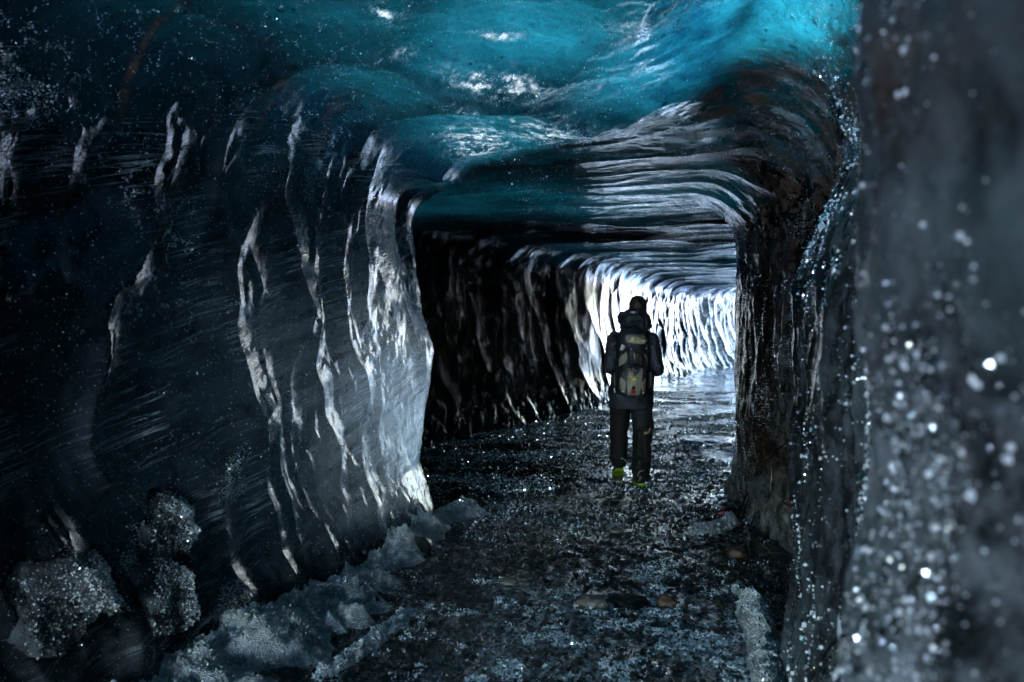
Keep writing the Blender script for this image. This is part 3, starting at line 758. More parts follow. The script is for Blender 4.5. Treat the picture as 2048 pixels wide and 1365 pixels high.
def patch(name, poly, host, mat, parent, lift=0.003, thick=0.004, n=None):
    """thin panel sewn on a garment: polygon in (x, z), draped on host"""
    bm = bmesh.new()
    xs = [p[0] for p in poly]; zs = [p[1] for p in poly]
    vs = [bm.verts.new((x, 0, z)) for x, z in poly]; fc = bm.faces.new(vs)
    bmesh.ops.triangulate(bm, faces=[fc])
    for _ in range(n if n is not None else 2): bmesh.ops.subdivide_edges(bm, edges=bm.edges[:], cuts=1, use_grid_fill=True)
    last = None
    for v in bm.verts:
        y = front_y(host, v.co.x, v.co.z)
        v.co.y = (y if y is not None else -0.1)-lift
    r = bmesh.ops.extrude_face_region(bm, geom=bm.faces[:])
    for g in r['geom']:
        if isinstance(g, bmesh.types.BMVert): g.co.y -= thick
    bmesh.ops.recalc_face_normals(bm, faces=bm.faces)
    return from_bm(name, bm, mat, parent)
bpy.context.view_layer.update()
patch('seat_panel', [(0.015, 0.70), (0.015, 0.60), (0.03, 0.52), (0.125, 0.55), (0.13, 0.70)], trousers, M_TPANEL, trousers)
patch('emblem', [(0.105, 0.498), (0.15, 0.502), (0.158, 0.515), (0.160, 0.53), (0.173, 0.535), (0.176, 0.512), (0.165, 0.492), (0.15, 0.482), (0.105, 0.478)], trousers, M_TAN, trousers, n=1)
# boots with neon soles and a pale piping line up the calf of each trouser leg
for s, A_, tilt in ((-1, LA, R(-28)), (1, RA, R(-6))):
    base = Vector((A_.x, A_.y, 0.0 if s > 0 else 0.03))
    M = Matrix.Translation(base) @ Matrix.Rotation(tilt, 4, 'X')
    bm = bmesh.new()
    tube(bm, [(0, -.055, .035), (0, .0, .05), (0, .10, .048), (0, .19, .040), (0, .235, .036)], [(0.042, .030), (0.050, .045), (0.052, .040), (0.050, .030), (0.030, .02)], 18, (1, 0, 0))
    tube(bm, [(0, -.01, .05), (0, -.012, .14), (0, -.01, .21)], [(0.048, .058), (0.050, .060), (0.058, .066)], 18, (1, 0, 0))
    bm.transform(M)
    boot = fuse('boot', bm, 0.006, M_BOOT, person, 3)
    bm = bmesh.new()
    ol = [(-.040, -.085), (.040, -.085), (.052, -.03), (.050, .05), (.058, .14), (.045, .22), (0, .255), (-.045, .22), (-.056, .14), (-.048, .05), (-.052, -.03)]
    lo = [bm.verts.new((x, y, 0.0)) for x, y in ol]; hi = [bm.verts.new((x*1.02, y*1.01, 0.026+0.008*math.sin(y*30))) for x, y in ol]
    bm.faces.new(list(reversed(lo))); bm.faces.new(hi)
    for k in range(len(ol)): bm.faces.new((lo[k], lo[(k+1) % len(ol)], hi[(k+1) % len(ol)], hi[k]))
    bm.transform(M); from_bm('sole', bm, M_NEON, boot, False)
def ribbon(name, pts, wid, host, mat, parent, lift=0.006):
    bm = bmesh.new(); P_ = []
    for x, z in pts:
        y = front_y(host, x, z)
        P_.append((x, (y if y is not None else -.1)-lift, z))
    tube(bm, P_, [wid]*len(P_), 8)
    return from_bm(name, bm, mat, parent)
ribbon('piping', [(-0.088, 0.205), (-0.062, 0.198), (-0.047, 0.188), (-0.035, 0.165)], 0.004, trousers, M_REFL, trousers)
ribbon('piping', [(0.018, 0.098), (0.024, 0.125), (0.035, 0.142), (0.055, 0.150), (0.078, 0.155)], 0.004, trousers, M_REFL, trousers)

# ------------------------------------------------------------------ lettering as mesh
def lettering(name, text, size, loc, mat, parent, shear=0.0, extrude=0.003, rot=(R(90), 0, 0), sx=1.0):
    cu = bpy.data.curves.new(name, 'FONT'); cu.body = text; cu.size = size; cu.extrude = extrude; cu.shear = shear
    cu.align_x = 'CENTER'; cu.align_y = 'CENTER'; cu.offset = size*0.015
    t = bpy.data.objects.new(name, cu); C.objects.link(t)
    dg = bpy.context.evaluated_depsgraph_get(); dg.update()
    me = bpy.data.meshes.new_from_object(t.evaluated_get(dg)); bpy.data.objects.remove(t); bpy.data.curves.remove(cu)
    me.materials.clear(); me.materials.append(mat)
    o = bpy.data.objects.new(name, me); C.objects.link(o); o.parent = parent
    o.location = loc; o.rotation_euler = rot; o.scale = (sx, 1, 1)
    return o
yh = front_y(hood, -0.013, 1.665) or -0.12
lettering('emblem', 'HH', 0.030, (-0.013, yh-0.006, 1.660), M_REFL, hood, 0.15)

# ------------------------------------------------------------------ backpack on the walker's back
pack = empty('backpack', (PX, PY, pz))
tag(pack, 'olive and black sports backpack with yellow lettering, worn by the walker', 'backpack')
def zc(zx, zy, xoff=0.0): return ((zx/6.5+1195-1262)/202+xoff, 1.6-((zy/6.5+590)-640)/202-pz)
PB = -0.115                                    # where the pack meets the back
def shell(name, rows, mat, parent, wr_=None, vox=0.008):
    bm = bmesh.new()
    tube(bm, [(x, y, z) for x, y, z, rx, ry in rows], [(rx, ry) for x, y, z, rx, ry in rows], 28, (1, 0, 0))
    return fuse(name, bm, vox, mat, parent, 3, wr_)
zt = lambda zy: zc(0, zy)[1]; xt = lambda zx: zc(zx, 0)[0]
cx = xt(410)
main = shell('main_bag', [(cx+.01, PB-.02, zt(430), .075, .05), (cx+.008, PB-.04, zt(470), .120, .075), (cx+.005, PB-.055, zt(560), .140, .095), (cx, PB-.06, zt(700), .152, .105),
                          (cx, PB-.06, zt(900), .155, .11), (cx, PB-.06, zt(1100), .150, .11), (cx, PB-.055, zt(1240), .140, .10), (cx, PB-.05, zt(1270), .11, .08)], M_PACK, pack,
             lambda x, y, z: 0.005*fbm(x*14, y*14, z*18, 3, 41))
lower = shell('front_pocket', [(cx-.01, PB-.11, zt(885), .06, .035), (cx-.01, PB-.13, zt(910), .105, .06), (cx-.01, PB-.14, zt(980), .130, .075), (cx-.01, PB-.145, zt(1110), .135, .08), (cx-.01, PB-.14, zt(1240), .125, .075), (cx-.01, PB-.13, zt(1268), .10, .06)], M_NAVY, pack,
              lambda x, y, z: 0.003*fbm(x*20, y*20, z*20, 2, 42))
upper = shell('top_pocket', [(xt(430), PB-.10, zt(497), .06, .035), (xt(428), PB-.12, zt(515), .095, .05), (xt(430), PB-.13, zt(570), .105, .06), (xt(432), PB-.125, zt(630), .098, .055), (xt(430), PB-.115, zt(690), .085, .05)], M_NAVY, pack)
bpy.context.view_layer.update()
def zpatch(name, poly, host, mat, parent, lift=0.002, thick=0.005, n=2): return patch(name, [zc(*p) for p in poly], host, mat, parent, lift, thick, n)
zpatch('olive_panel', [(318, 515), (420, 503), (530, 508), (552, 535), (556, 630), (470, 634), (330, 612), (306, 570)], upper, M_OLIVE, upper)
zpatch('olive_panel', [(572, 532), (600, 545), (626, 590), (632, 750), (615, 750), (600, 620), (575, 580)], main, M_OLIVE, main)
zpatch('reflective_patch', [(270, 628), (308, 650), (300, 690), (262, 716), (246, 700)], main, M_REFL, main, .003, .004, 1)
zpatch('reflective_patch', [(592, 650), (616, 684), (598, 712), (568, 690)], main, M_REFL, main, .003, .004, 1)
zpatch('olive_panel', [(255, 770), (325, 722), (332, 790), (318, 860), (262, 905), (232, 918), (232, 830)], main, M_OLIVE, main)
zpatch('olive_panel', [(545, 745), (590, 790), (610, 860), (606, 915), (592, 905), (580, 830), (548, 775)], main, M_OLIVE, main)
zpatch('olive_panel', [(312, 932), (350, 925), (365, 990), (460, 990), (485, 930), (530, 935), (520, 985), (478, 1060), (466, 1110), (482, 1265), (325, 1265), (348, 1110), (338, 1050), (318, 985)], lower, M_OLIVE, lower)
zpatch('olive_panel', [(250, 1030), (312, 1095), (298, 1215), (230, 1215), (232, 1080)], lower, M_OLIVE, lower)
zpatch('olive_panel', [(560, 1045), (580, 1090), (578, 1240), (512, 1235), (490, 1110)], lower, M_OLIVE, lower)
zpatch('reflective_patch', [(228, 1204), (290, 1208), (286, 1228), (226, 1224)], lower, M_REFL, lower, .009, .004, 1)
zpatch('reflective_patch', [(508, 1226), (576, 1230), (574, 1250), (512, 1252)], lower, M_REFL, lower, .009, .004, 1)
px_, pz_ = zc(450, 582); yy_ = front_y(upper, px_, pz_)
lt = lettering('lettering', 'Klim', 0.075, (px_, (yy_ or -.3)-0.012, pz_), M_CREAM, upper, 0.35, 0.003, (R(90), R(8), 0), 1.05)
# the yellow emblem: a slanted K in a dart shape
for poly in ([(378, 1043), (402, 1043), (386, 1074), (370, 1074)], [(405, 1043), (438, 1043), (420, 1057), (430, 1074), (412, 1074), (404, 1060), (396, 1072), (391, 1072)]):
    zpatch('emblem', poly, lower, M_YELLOW, lower, .010, .003, 1)
zpatch('red_clip', [(372, 1178), (414, 1178), (414, 1255), (370, 1255)], lower, M_RED, lower, .010, .008, 1)
zpatch('webbing', [(378, 1150), (416, 1150), (416, 1184), (378, 1184)], lower, M_WEB, lower, .012, .009, 1)
zpatch('webbing', [(366, 1212), (418, 1212), (418, 1224), (366, 1224)], lower, M_WEB, lower, .020, .004, 1)
def strap(name, pts, wd, th, mat, parent, host=None, lift=0.008):
    bm = bmesh.new(); Q = []
    for p in pts:
        x, z = zc(p[0], p[1]); y = p[2] if len(p) > 2 else None
        if y is None: y = (front_y(host, x, z) or PB-.1)-lift
        Q.append((x, y, z))
    tube(bm, Q, [(wd, th)]*len(Q), 10, (1, 0, 0))
    return from_bm(name, bm, mat, parent)
strap('harness_strap', [(335, 690), (345, 780), (350, 880)], .012, .006, M_WEB, pack, main, .012)
strap('harness_strap', [(520, 700), (500, 790), (495, 880)], .012, .006, M_WEB, pack, main, .012)
strap('harness_strap', [(255, 760), (320, 700), (420, 705), (520, 705), (600, 800)], .008, .010, M_WEB, pack, main, .012)
strap('harness_strap', [(230, 930), (290, 890), (420, 870), (530, 890), (595, 950)], .008, .012, M_WEB, pack, main, .02)
for zx, zy, a, b in ((385, 690, .014, .02), (440, 780, .028, .036), (365, 935, .008, .026), (395, 940, .008, .026), (425, 960, .02, .022), (485, 780, .01, .01)):
    x, z = zc(zx, zy); h = lower if zy > 900 else main
    y = (front_y(h, x, z) or -.22)-.012
    bm = bmesh.new(); bmesh.ops.create_cube(bm, size=1, matrix=Matrix.Translation((x, y, z)) @ Matrix.Diagonal((2*a, .022, 2*b, 1)))
    bmesh.ops.bevel(bm, geom=bm.edges[:], offset=.004, segments=2, affect='EDGES', profile=.5)
    from_bm('buckle', bm, M_PLASTIC, pack)
x, z = zc(488, 878); bm = bmesh.new(); ball(bm, (x, (front_y(main, x, z) or -.2)-.018, z), (.007, .006, .010), 10); from_bm('zip_pull', bm, M_RED, pack)
# side pockets, shoulder straps and the load strap on the left
for zx, w_ in ((195, .030), (650, .038)):
    x, _ = zc(zx, 0)
    sp = shell('side_pocket', [(x, PB-.03, zt(960), w_*.6, .04), (x, PB-.04, zt(1000), w_, .06), (x, PB-.04, zt(1120), w_*1.05, .065), (x, PB-.04, zt(1190), w_*.7, .05)], M_PACK, pack, None, .007)
    bpy.context.view_layer.update()
    ribbon('zip', [zc(zx-14, 990), zc(zx-18, 1060), zc(zx-12, 1150)], .0025, sp, M_OLIVE, sp)
for pts in ([(215, 560, -.02), (230, 530, .03), (225, 570, .12)], [(640, 560, -.02), (630, 535, .04), (640, 580, .12)]):
    strap('shoulder_strap', [(pts[0][0], pts[0][1]+70, -.12)]+pts+[(pts[0][0], 760, .17), (pts[0][0]+20, 930, .13)], .026, .010, M_WEB, pack)
strap('load_strap', [(165, 525, -.10), (190, 515, -.125), (212, 570, -.13), (205, 640, -.14), (205, 760, -.15), (205, 950, -.14)], .010, .006, M_WEB, pack)
strap('load_strap', [(200, 500, -.11), (222, 560, -.12), (208, 640, -.13)], .006, .005, M_PLASTIC, pack)
x, z = zc(207, 690); bm = bmesh.new(); bmesh.ops.create_cube(bm, size=1, matrix=Matrix.Translation((x, -.15, z)) @ Matrix.Diagonal((.034, .02, .05, 1)))
bmesh.ops.bevel(bm, geom=bm.edges[:], offset=.005, segments=2, affect='EDGES'); from_bm('buckle', bm, M_PLASTIC, pack)
zpatch('reflective_patch', [(188, 1188), (214, 1196), (226, 1255), (194, 1258)], main, M_REFL, main, .01, .005, 1)
strap('carry_loop', [(540, 495, -.20), (542, 545, -.24), (552, 590, -.22)], .008, .005, M_WEB, pack)
strap('carry_loop', [(300, 470, -.14), (320, 440, -.18), (420, 425, -.20), (560, 440, -.19), (630, 480, -.15)], .012, .010, M_PACK, pack)
# ------------------------------------------------------------------ snow along the walls
def snow_mat(nm, lo, hi):
    k = NT(nm); v = k.coord()
    c = k.mix(k.ramp(k.noise(v, 14, 5, .6), .3, .7), lo, hi)
    c = k.mix(k.ramp(k.noise(v, 60, 4, .7), .58, .7), c, (0.03, 0.03, 0.03, 1))
    h = k.add(k.noise(v, 70, 4, .65), k.mul(k.voro(v, 190), .5))
    p = k.n('ShaderNodeBsdfPrincipled', i_Base_Color=c, i_Roughness=0.45, i_Normal=k.bump(h, 1.0, .02), i_IOR=1.31)
    p.inputs['Specular Tint'].default_value = (0.75, 0.77, 1, 1)
    return k.finish(p.outputs[0])
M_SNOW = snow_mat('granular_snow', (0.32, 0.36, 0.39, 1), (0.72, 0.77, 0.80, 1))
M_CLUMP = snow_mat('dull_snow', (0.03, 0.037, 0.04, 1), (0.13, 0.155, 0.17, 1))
def offset_path(pts, n):
    pts = np.array(pts, float); d = np.concatenate([[0], np.cumsum(np.hypot(*np.diff(pts[:, :2], axis=0).T))])
    q = np.linspace(0, d[-1], n); out = np.stack([np.interp(q, d, pts[:, k]) for k in range(pts.shape[1])], -1)
    t = np.gradient(out[:, :2], axis=0); t /= np.linalg.norm(t, axis=1, keepdims=True)
    return out, q, np.stack([t[:, 1], -t[:, 0]], -1)          # points, arc length, right-hand normal
def drift(name, pts, seed, lump=0.05, res=0.011, grain_n=3000):
    """heaped snow along a line; pts = (x, y, half width left, half width right, height)"""
    ln = np.sum(np.hypot(*np.diff(np.array(pts)[:, :2], axis=0).T))
    c, q, nr = offset_path(pts, int(ln/res)); m = 64
    b = np.linspace(-1, 1, m)
    wl, wr_, h = c[:, 2:3], c[:, 3:4], c[:, 4:5]
    edge = 0.55*fbm(q*4.5, 0*q+seed, 0*q, 3, seed)[:, None]
    off = np.where(b[None] < 0, b[None]*wl, b[None]*wr_*(1+edge))
    x = c[:, 0:1]+nr[:, 0:1]*off; y = c[:, 1:2]+nr[:, 1:2]*off
    prof = np.clip(1-np.abs(b[None])**2.2, 0, 1)**0.8
    ends = np.minimum(1, np.minimum(q, q[-1]-q)/0.15)[:, None]
    lu = fbm(x*5, y*5, 0*x, 3, seed+1); f1, _ = voro(x/0.075, y/0.075, seed+2)
    z = floor_h(x, y)*1.0 - 0.035 + ends*prof*(h*(0.75+0.9*lu)+0.035+lump*(0.5-np.minimum(f1, 1))*0.5*np.clip(0.6+lu, 0, 1.2)+lump*0.9*fbm(x*11, y*11, 0*x, 3, seed+5)+0.034*fbm(x*34, y*34, 0*x, 3, seed+3))
    Pn = np.stack([x, y, z], -1)
    idx = np.arange(x.size).reshape(x.shape)
    fq = np.stack([idx[:-1, :-1], idx[:-1, 1:], idx[1:, 1:], idx[1:, :-1]], -1).reshape(-1, 4)[:, ::-1]
    o = mesh_np(name, Pn.reshape(-1, 3), fq, M_SNOW)
    if grain_n:
        i = rng.integers(0, x.shape[0], grain_n); j = np.clip((m/2+m*0.19*rng.normal(size=grain_n)).astype(int), 2, m-3)
        gp = Pn[i, j]; gn = np.tile((0, 0, 1.0), (grain_n, 1))
        grains('frost', gp, gn, logsize(grain_n, 0.0042, 0.45, 0.012), o)
    return o
o = drift('snow_bank', [(-1.95, 2.55, .30, .55, .08), (-1.62, 3.2, .30, .55, .11), (-1.30, 3.95, .28, .48, .12), (-1.02, 4.7, .25, .42, .12), (-.80, 5.35, .24, .32, .17), (-.66, 5.85, .25, .28, .17), (-.68, 6.2, .2, .2, .12)], 901, grain_n=26000)
tag(o, 'lumpy bank of grainy snow heaped along the foot of the left ice wall', 'snow bank')
o = drift('snow_ridge', [(-.52, 4.3, .07, .07, .03), (-.60, 3.95, .06, .08, .045), (-.74, 3.6, .06, .07, .04), (-.90, 3.3, .05, .06, .03)], 911, .02, grain_n=2500)
tag(o, 'thin broken ridge of snow lying on the dark track beside the larger snow bank', 'snow ridge')
o = drift('snow_heap', [(-.72, 6.1, .12, .14, .10), (-.52, 6.25, .14, .18, .16), (-.30, 6.35, .12, .16, .09), (-.12, 6.4, .08, .1, .04)], 921, .03, grain_n=2500)
tag(o, 'small pale snow heap just behind the foot of the glowing left corner', 'snow heap')
o = drift('snow_bank', [(1.42, 4.75, .07, .08, .05), (1.36, 4.45, .09, .10, .12), (1.27, 4.0, .10, .10, .13), (1.18, 3.6, .11, .10, .11), (1.10, 3.2, .11, .1, .09), (1.05, 2.9, .1, .1, .07)], 931, .03, grain_n=6000)
tag(o, 'pale narrow strip of packed snow along the foot of the right wall', 'snow bank')
o = drift('snow_patch', [(1.28, 5.55, .09, .10, .03), (1.45, 5.75, .13, .14, .06), (1.66, 6.0, .12, .12, .07), (1.80, 6.25, .06, .06, .04)], 941, .02, grain_n=1000)
tag(o, 'flat snow patch under the black cables at the foot of the right wall', 'snow patch')

def surf(px, py, objs, back=0.0):
    """the point of the cave seen at a pixel of the 2048 wide frame: a real place on the ice, used to hang things on it"""
    d = Vector(((px-1024)/1536, 1.0, (640-py)/1536)).normalized(); best = None
    for ob in objs:
        ok, loc, no, _ = ob.ray_cast(Vector((0, 0, 1.6)), d)
        if ok and (best is None or (loc-Vector((0, 0, 1.6))).length < (best[0]-Vector((0, 0, 1.6))).length): best = (loc.copy(), no.copy())
    if best is None: return Vector((0, 0, 1.6))+d*5, Vector((0, -1, 0))
    return best[0]-d*back, best[1]
bpy.context.view_layer.update()
WALLS = [wall_nl, wall_nr, wall_mr]
def clump(name, px0, px1, py0, py1, label, cat, seed, mat=None, depth=0.055, gn=900, host=WALLS, pinch=None):
    c, no = surf((px0+px1)/2, (py0+py1)/2, host)
    d = (c-Vector((0, 0, 1.6))).length
    rx = (px1-px0)/2/1536*d; rz = (py1-py0)/2/1536*d
    bm = bmesh.new(); bmesh.ops.create_icosphere(bm, subdivisions=6, radius=1)
    co = np.array([v.co[:] for v in bm.verts])
    nrm = co.copy()
    lump = 0.55*fbm(co[:, 0]*1.5, co[:, 1]*1.6, co[:, 2]*1.6, 3, seed)+0.06*fbm(co[:, 0]*5, co[:, 1]*5, co[:, 2]*5, 4, seed+1)+0.035*fbm(co[:, 0]*16, co[:, 1]*16, co[:, 2]*16, 3, seed+2)
    co = co*(1+lump)[:, None]
    n2 = Vector((no.x, no.y, 0)).normalized(); 
    if n2.dot(-c) < 0: n2 = -n2
    tx = Vector((0, 0, 1)).cross(n2)
    view = Vector((-c.x, -c.y, 0)).normalized()
    fore = max(0.45, abs(view.dot(n2)))
    wz = co[:, 2]*rz; k = 1-0.35*np.clip(co[:, 2], 0, 1)
    out = np.outer(co[:, 0]*rx/fore*k, tx)+np.outer(co[:, 1]*depth, n2)+np.outer(wz, (0, 0, 1))+np.array(c)
    fs = np.array([[v.index for v in f_.verts] for f_ in bm.faces]); bm.free()
    if np.linalg.det(np.array([tx, n2, (0, 0, 1)])) < 0: fs = fs[:, ::-1]
    o = mesh_np(name, out, fs, mat or M_CLUMP)
    ex = np.array([0.55, 0.75, 0.37]); od = (out-np.array(c)); od /= np.linalg.norm(od, axis=1, keepdims=True)
    pw = 0.04+np.clip(od@ex, 0, 1)**2; i = rng.choice(len(out), gn, p=pw/pw.sum()); gd = out[i]-np.array(c); gd /= np.linalg.norm(gd, axis=1, keepdims=True)  # pale grains weighted to the exit-facing side, painting in its lit edge
    if gn: grains('frost', out[i], gd, logsize(gn, 0.0022, 0.45, 0.006), o)
    return tag(o, label, cat)
def plaster(px, py, w_, h_, depth, label, seed, taper=0.0):
    """frosty snow stuck on the left wall: follows the wall's own surface and thins out into it"""
    c, no = surf(px, py, [wall_nl])
    n2 = Vector((0.94, -0.35, 0)).normalized(); tx = Vector((0.35, 0.94, 0)).normalized()
    n_u, n_v = 90, 120
    U, W = np.meshgrid(np.linspace(-1.5, 1.5, n_u), np.linspace(-1.5, 1.5, n_v), indexing='ij')
    rad = np.sqrt((U/(1-taper*np.clip(W, -1, 1)))**2+np.abs(W)**2.4)+0.38*fbm(U*1.7+seed, W*1.7, 0*U, 3, seed)+0.14*fbm(U*6, W*6, 0*U, 3, seed+1)
    m = sstep(1.05, 0.55, rad)
    hh = depth*m*(0.75+0.5*fbm(U*3, W*3, 0*U, 3, seed+2))+0.016*m*fbm(U*11, W*11, 0*U, 4, seed+3)-0.012*(1-m)
    pts = np.zeros((n_u, n_v, 3)); last = c
    for i in range(n_u):
        for j in range(n_v):
            o_ = c+tx*(float(U[i, j])*w_)+Vector((0, 0, float(W[i, j])*h_))+n2*0.5
            ok, loc, _, _ = wall_nl.ray_cast(o_, -n2)
            if ok and (loc-o_).length < 1.0: last = loc
            else: loc = Vector((o_.x, o_.y, o_.z))-n2*0.55
            pts[i, j] = loc+n2*float(hh[i, j])
    for _ in range(2): pts[1:-1, 1:-1] = 0.5*pts[1:-1, 1:-1]+0.125*(pts[:-2, 1:-1]+pts[2:, 1:-1]+pts[1:-1, :-2]+pts[1:-1, 2:])
    idx = np.arange(n_u*n_v).reshape(n_u, n_v)
    ff = np.stack([idx[:-1, :-1], idx[1:, :-1], idx[1:, 1:], idx[:-1, 1:]], -1)
    mk = (m[:-1, :-1]+m[1:, 1:]+m[1:, :-1]+m[:-1, 1:]) > 0.02
    ff = ff[mk]
    d_ = np.cross(pts[1, 0]-pts[0, 0], pts[0, 1]-pts[0, 0])
    if d_ @ np.array(n2) < 0: ff = ff[:, ::-1]
    us, inv = np.unique(ff.ravel(), return_inverse=True)
    o = mesh_np('snow_clump', pts.reshape(-1, 3)[us], inv.reshape(-1, 4), M_CLUMP)
    pw = (m*(0.15+sstep(-0.2, 1.0, U+0.4*W))).ravel(); k_ = rng.choice(pw.size, 3500, p=pw/pw.sum())  # pale grains crowd towards the exit to stand in for its light
    gp = pts.reshape(-1, 3)[k_]+0.004*rng.normal(size=(3500, 3))
    grains('frost', gp, np.tile(np.array(n2), (3500, 1)), logsize(3500, 0.0026, 0.5, 0.007), o)
    return tag(o, label, 'snow clump')
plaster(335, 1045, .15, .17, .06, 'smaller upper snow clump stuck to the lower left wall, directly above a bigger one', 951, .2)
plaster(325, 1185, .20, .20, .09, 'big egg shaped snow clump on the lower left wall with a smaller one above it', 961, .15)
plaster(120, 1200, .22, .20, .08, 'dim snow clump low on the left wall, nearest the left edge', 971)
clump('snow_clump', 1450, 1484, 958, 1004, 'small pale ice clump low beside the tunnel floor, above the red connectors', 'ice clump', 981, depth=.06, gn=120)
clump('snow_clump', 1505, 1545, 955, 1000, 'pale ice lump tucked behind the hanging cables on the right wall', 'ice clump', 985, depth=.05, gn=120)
def shard_mat():
    k = NT('clear_ice_tip'); v = k.coord()
    p = k.n('ShaderNodeBsdfPrincipled', i_Base_Color=(0.42, 0.50, 0.56, 1), i_Roughness=0.25, i_IOR=1.31, i_Normal=k.bump(k.noise(v, 60, 3), .4, .01))
    return k.finish(p.outputs[0])
M_SHARD = shard_mat()
c, no = surf(1680, 1255, [wall_nr, wall_mr])
dd = c.length
bm = bmesh.new(); k_ = (c-Vector((0, 0, 1.6))).length/1536
tube(bm, [c+Vector((0, -.004, 30*k_)), c+Vector((-.002, -.010, 18*k_)), c+Vector((0, -.016, -5*k_)), c+Vector((.003, -.012, -26*k_)), c+Vector((.004, -.004, -36*k_))], [2*k_, 5*k_, 9*k_, 8*k_, 3*k_], 12)
tag(from_bm('ice_tip', bm, M_SHARD), 'pale pointed ice tip standing against the right wall above two cables', 'icicle')

# ------------------------------------------------------------------ stones on the track
M_ROCK = simple('pale_rock', (0.16, 0.15, 0.135), 0.55, 0.5, 0.6, 60, var=0.4)
M_ROCKB = simple('brown_rock', (0.10, 0.062, 0.040), 0.55, 0.5, 0.6, 60, var=0.4)
M_ROCKD = simple('black_rock', (0.018, 0.018, 0.018), 0.4, 0.6, 0.6, 60, var=0.4)
def stone(x, y, r, sq, mat, label, seed):
    bm = bmesh.new(); bmesh.ops.create_icosphere(bm, subdivisions=4, radius=1)
    co = np.array([v.co[:] for v in bm.verts])
    f1, _ = voro(co[:, 0]*1.3+seed, co[:, 1]*1.3+co[:, 2], seed)
    co = co*(1+0.28*fbm(co[:, 0]*1.2, co[:, 1]*1.2, co[:, 2]*1.2+seed, 2, seed)-0.15*f1+0.03*fbm(co[:, 0]*7, co[:, 1]*7, co[:, 2]*7, 3, seed))[:, None]
    z = float(floor_h(np.array([x]), np.array([y]))[0])
    co = co*np.array([r*1.15, r*0.85, r*sq])+np.array([x, y, z+r*sq*0.35])
    fs = np.array([[v.index for v in f_.verts] for f_ in bm.faces]); bm.free()
    return tag(mesh_np('stone', co, fs, mat), label, 'stone', 'stones lying on the track')
stone(.46, 4.28, .085, .55, M_ROCK, 'largest pale grey stone in the middle of the frosted track', 11)
stone(.86, 4.28, .055, .8, M_ROCKB, 'reddish brown angular stone right of the pale grey stone', 23)
stone(.66, 4.36, .11, .28, M_ROCKD, 'flat black stone between the pale grey stone and the reddish brown one', 31)
stone(-.02, 4.62, .055, .45, M_ROCK, 'small pale stone on the bare left part of the track', 41)
stone(.78, 5.75, .05, .5, M_ROCK, 'little grey stone farthest along, between the walker and the cables', 53)
stone(1.50, 5.15, .07, .6, M_ROCKB, 'brown stone at the foot of the right wall below the snow patch', 61)
stone(1.36, 5.05, .05, .9, M_ROCKD, 'small dark upright stone left of the brown stone by the right wall', 67)
stone(-.66, 5.25, .11, .75, M_ROCKD, 'dark rounded stone at the edge of the left snow bank', 71)

# ------------------------------------------------------------------ cables
M_CABLE = simple('black_cable', (0.012, 0.013, 0.015), 0.25, 0.7)
ALL = [wall_nr, wall_mr, ground]
def cable(pix, label, rad=0.0055, back=0.015, objs=ALL, smooth=4, jit=0.0):
    pts = [surf(x, y, objs, back)[0] for x, y in pix]
    pts = np.array(pts); n = (len(pts)-1)*12
    d = np.concatenate([[0], np.cumsum(np.linalg.norm(np.diff(pts, axis=0), axis=1))])
    q = np.linspace(0, len(pts)-1, n+1); Q = catmull(pts, q)
    for _ in range(smooth): Q[1:-1] = 0.25*Q[:-2]+0.5*Q[1:-1]+0.25*Q[2:]
    g = floor_h(Q[:, 0], Q[:, 1])+rad; Q[:, 2] = np.maximum(Q[:, 2], g)
    bm = bmesh.new(); tube(bm, [tuple(p) for p in Q], [rad]*len(Q), 8)
    return tag(from_bm('cable', bm, M_CABLE), label, 'cable', 'black cables along the right wall')
cable([(1590, 872), (1555, 915), (1520, 965), (1500, 1010), (1492, 1040), (1470, 1058), (1440, 1070), (1412, 1085)], 'black cable dropping steeply from the right wall edge and crossing the snow patch lowest', .006)
cable([(1578, 880), (1540, 920), (1508, 970), (1490, 1015), (1480, 1035), (1455, 1050), (1428, 1066), (1408, 1078)], 'black cable crossing the middle of the snow patch below the red connectors', .0055)
cable([(1562, 893), (1530, 925), (1500, 975), (1482, 1020), (1462, 1036), (1442, 1044), (1425, 1058), (1409, 1074)], 'black cable running just under the red connectors over the snow patch', .005)
cable([(1548, 905), (1520, 940), (1494, 985), (1476, 1026), (1450, 1034), (1410, 1040), (1370, 1052), (1340, 1056)], 'black cable passing the red connectors and trailing far left onto the gravel', .005)
cable([(1544, 912), (1543, 960), (1537, 995), (1515, 1025), (1500, 1055), (1497, 1090), (1500, 1130), (1512, 1175)], 'black cable curving down the brown ice bulge towards the lower snow strip', .006)
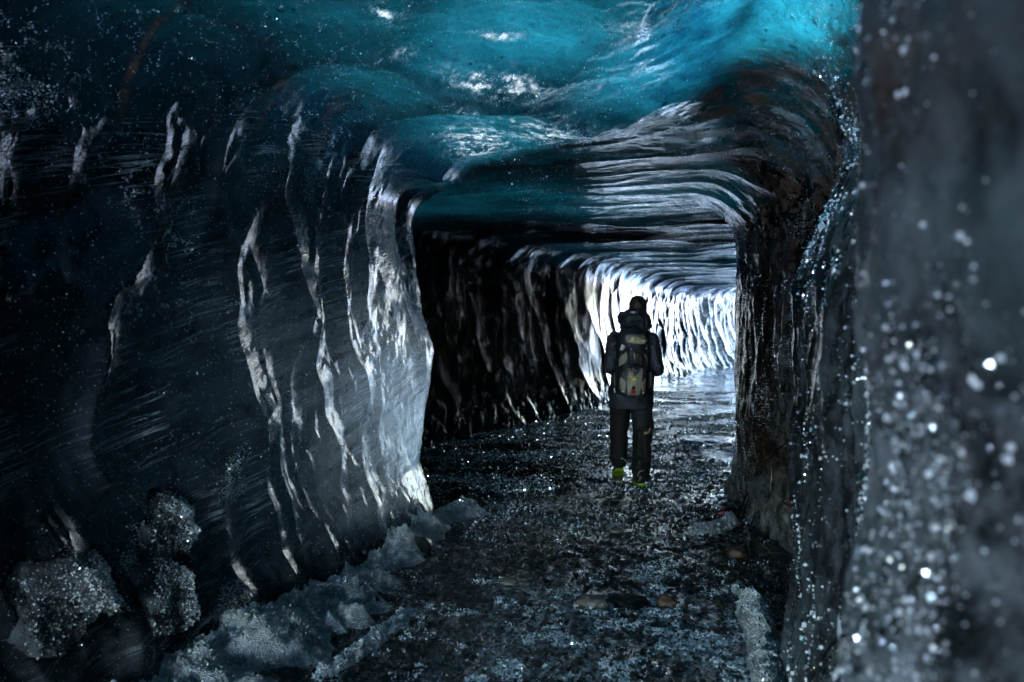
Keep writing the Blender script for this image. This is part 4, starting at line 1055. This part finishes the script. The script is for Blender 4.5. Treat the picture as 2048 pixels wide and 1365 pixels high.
cable([(1470, 1012), (1440, 1010), (1405, 1020), (1375, 1030), (1350, 1048), (1342, 1066), (1362, 1080), (1400, 1088), (1440, 1084)], 'black cable looped widest on the gravel left of the snow patch', .0045)
cable([(1478, 1020), (1448, 1020), (1415, 1032), (1390, 1044), (1376, 1060), (1392, 1072), (1424, 1076)], 'black cable in the smaller loop on the gravel by the snow patch', .0045)
cable([(1545, 1192), (1528, 1194), (1516, 1204), (1520, 1230), (1530, 1260), (1545, 1290), (1562, 1320), (1572, 1365)], 'thin black cable arching over the pale snow strip at lower right', .004)
cable([(1683, 1274), (1664, 1290), (1645, 1316), (1630, 1345), (1622, 1375)], 'left cable of the shiny pair hanging below the pale ice tip', .0055, .012)
cable([(1687, 1276), (1676, 1292), (1660, 1318), (1648, 1345), (1640, 1375)], 'right cable of the shiny pair hanging below the pale ice tip', .0055, .012)
M_COPPER = simple('orange_plastic', (0.55, 0.22, 0.10), 0.4)
def connector(px, py, ln, rad, ang, mat, label, capmat):
    p, _ = surf(px, py, ALL, 0.02); p.z = max(p.z, float(floor_h(np.array([p.x]), np.array([p.y]))[0])+rad+.012)
    dv = Vector((math.cos(ang), math.sin(ang)*.5, .12)).normalized()
    bm = bmesh.new()
    tube(bm, [p-dv*ln, p-dv*ln*.8, p-dv*ln*.15, p+dv*ln*.05, p+dv*ln*.1, p+dv*ln], [rad*.7, rad, rad, rad*.75, rad, rad*.9], 14)
    o = from_bm('cable_connector', bm, mat)
    bm = bmesh.new(); tube(bm, [p+dv*ln*.95, p+dv*(ln+rad*1.6)], [rad*.75, rad*.6], 12); from_bm('collar', bm, capmat, o)
    return tag(o, label, 'connector', 'plastic connectors on the cables')
connector(1442, 1029, .030, .011, .35, M_RED, 'bright red plastic cable connector on the snow patch, biggest of the red ones', M_CABLE)
connector(1459, 1032, .026, .010, .55, M_COPPER, 'orange plastic cable connector right of the bright red one', M_CABLE)
connector(1416, 1052, .020, .006, .8, M_RED, 'small dim red connector left of and below the bright red one', M_CABLE)
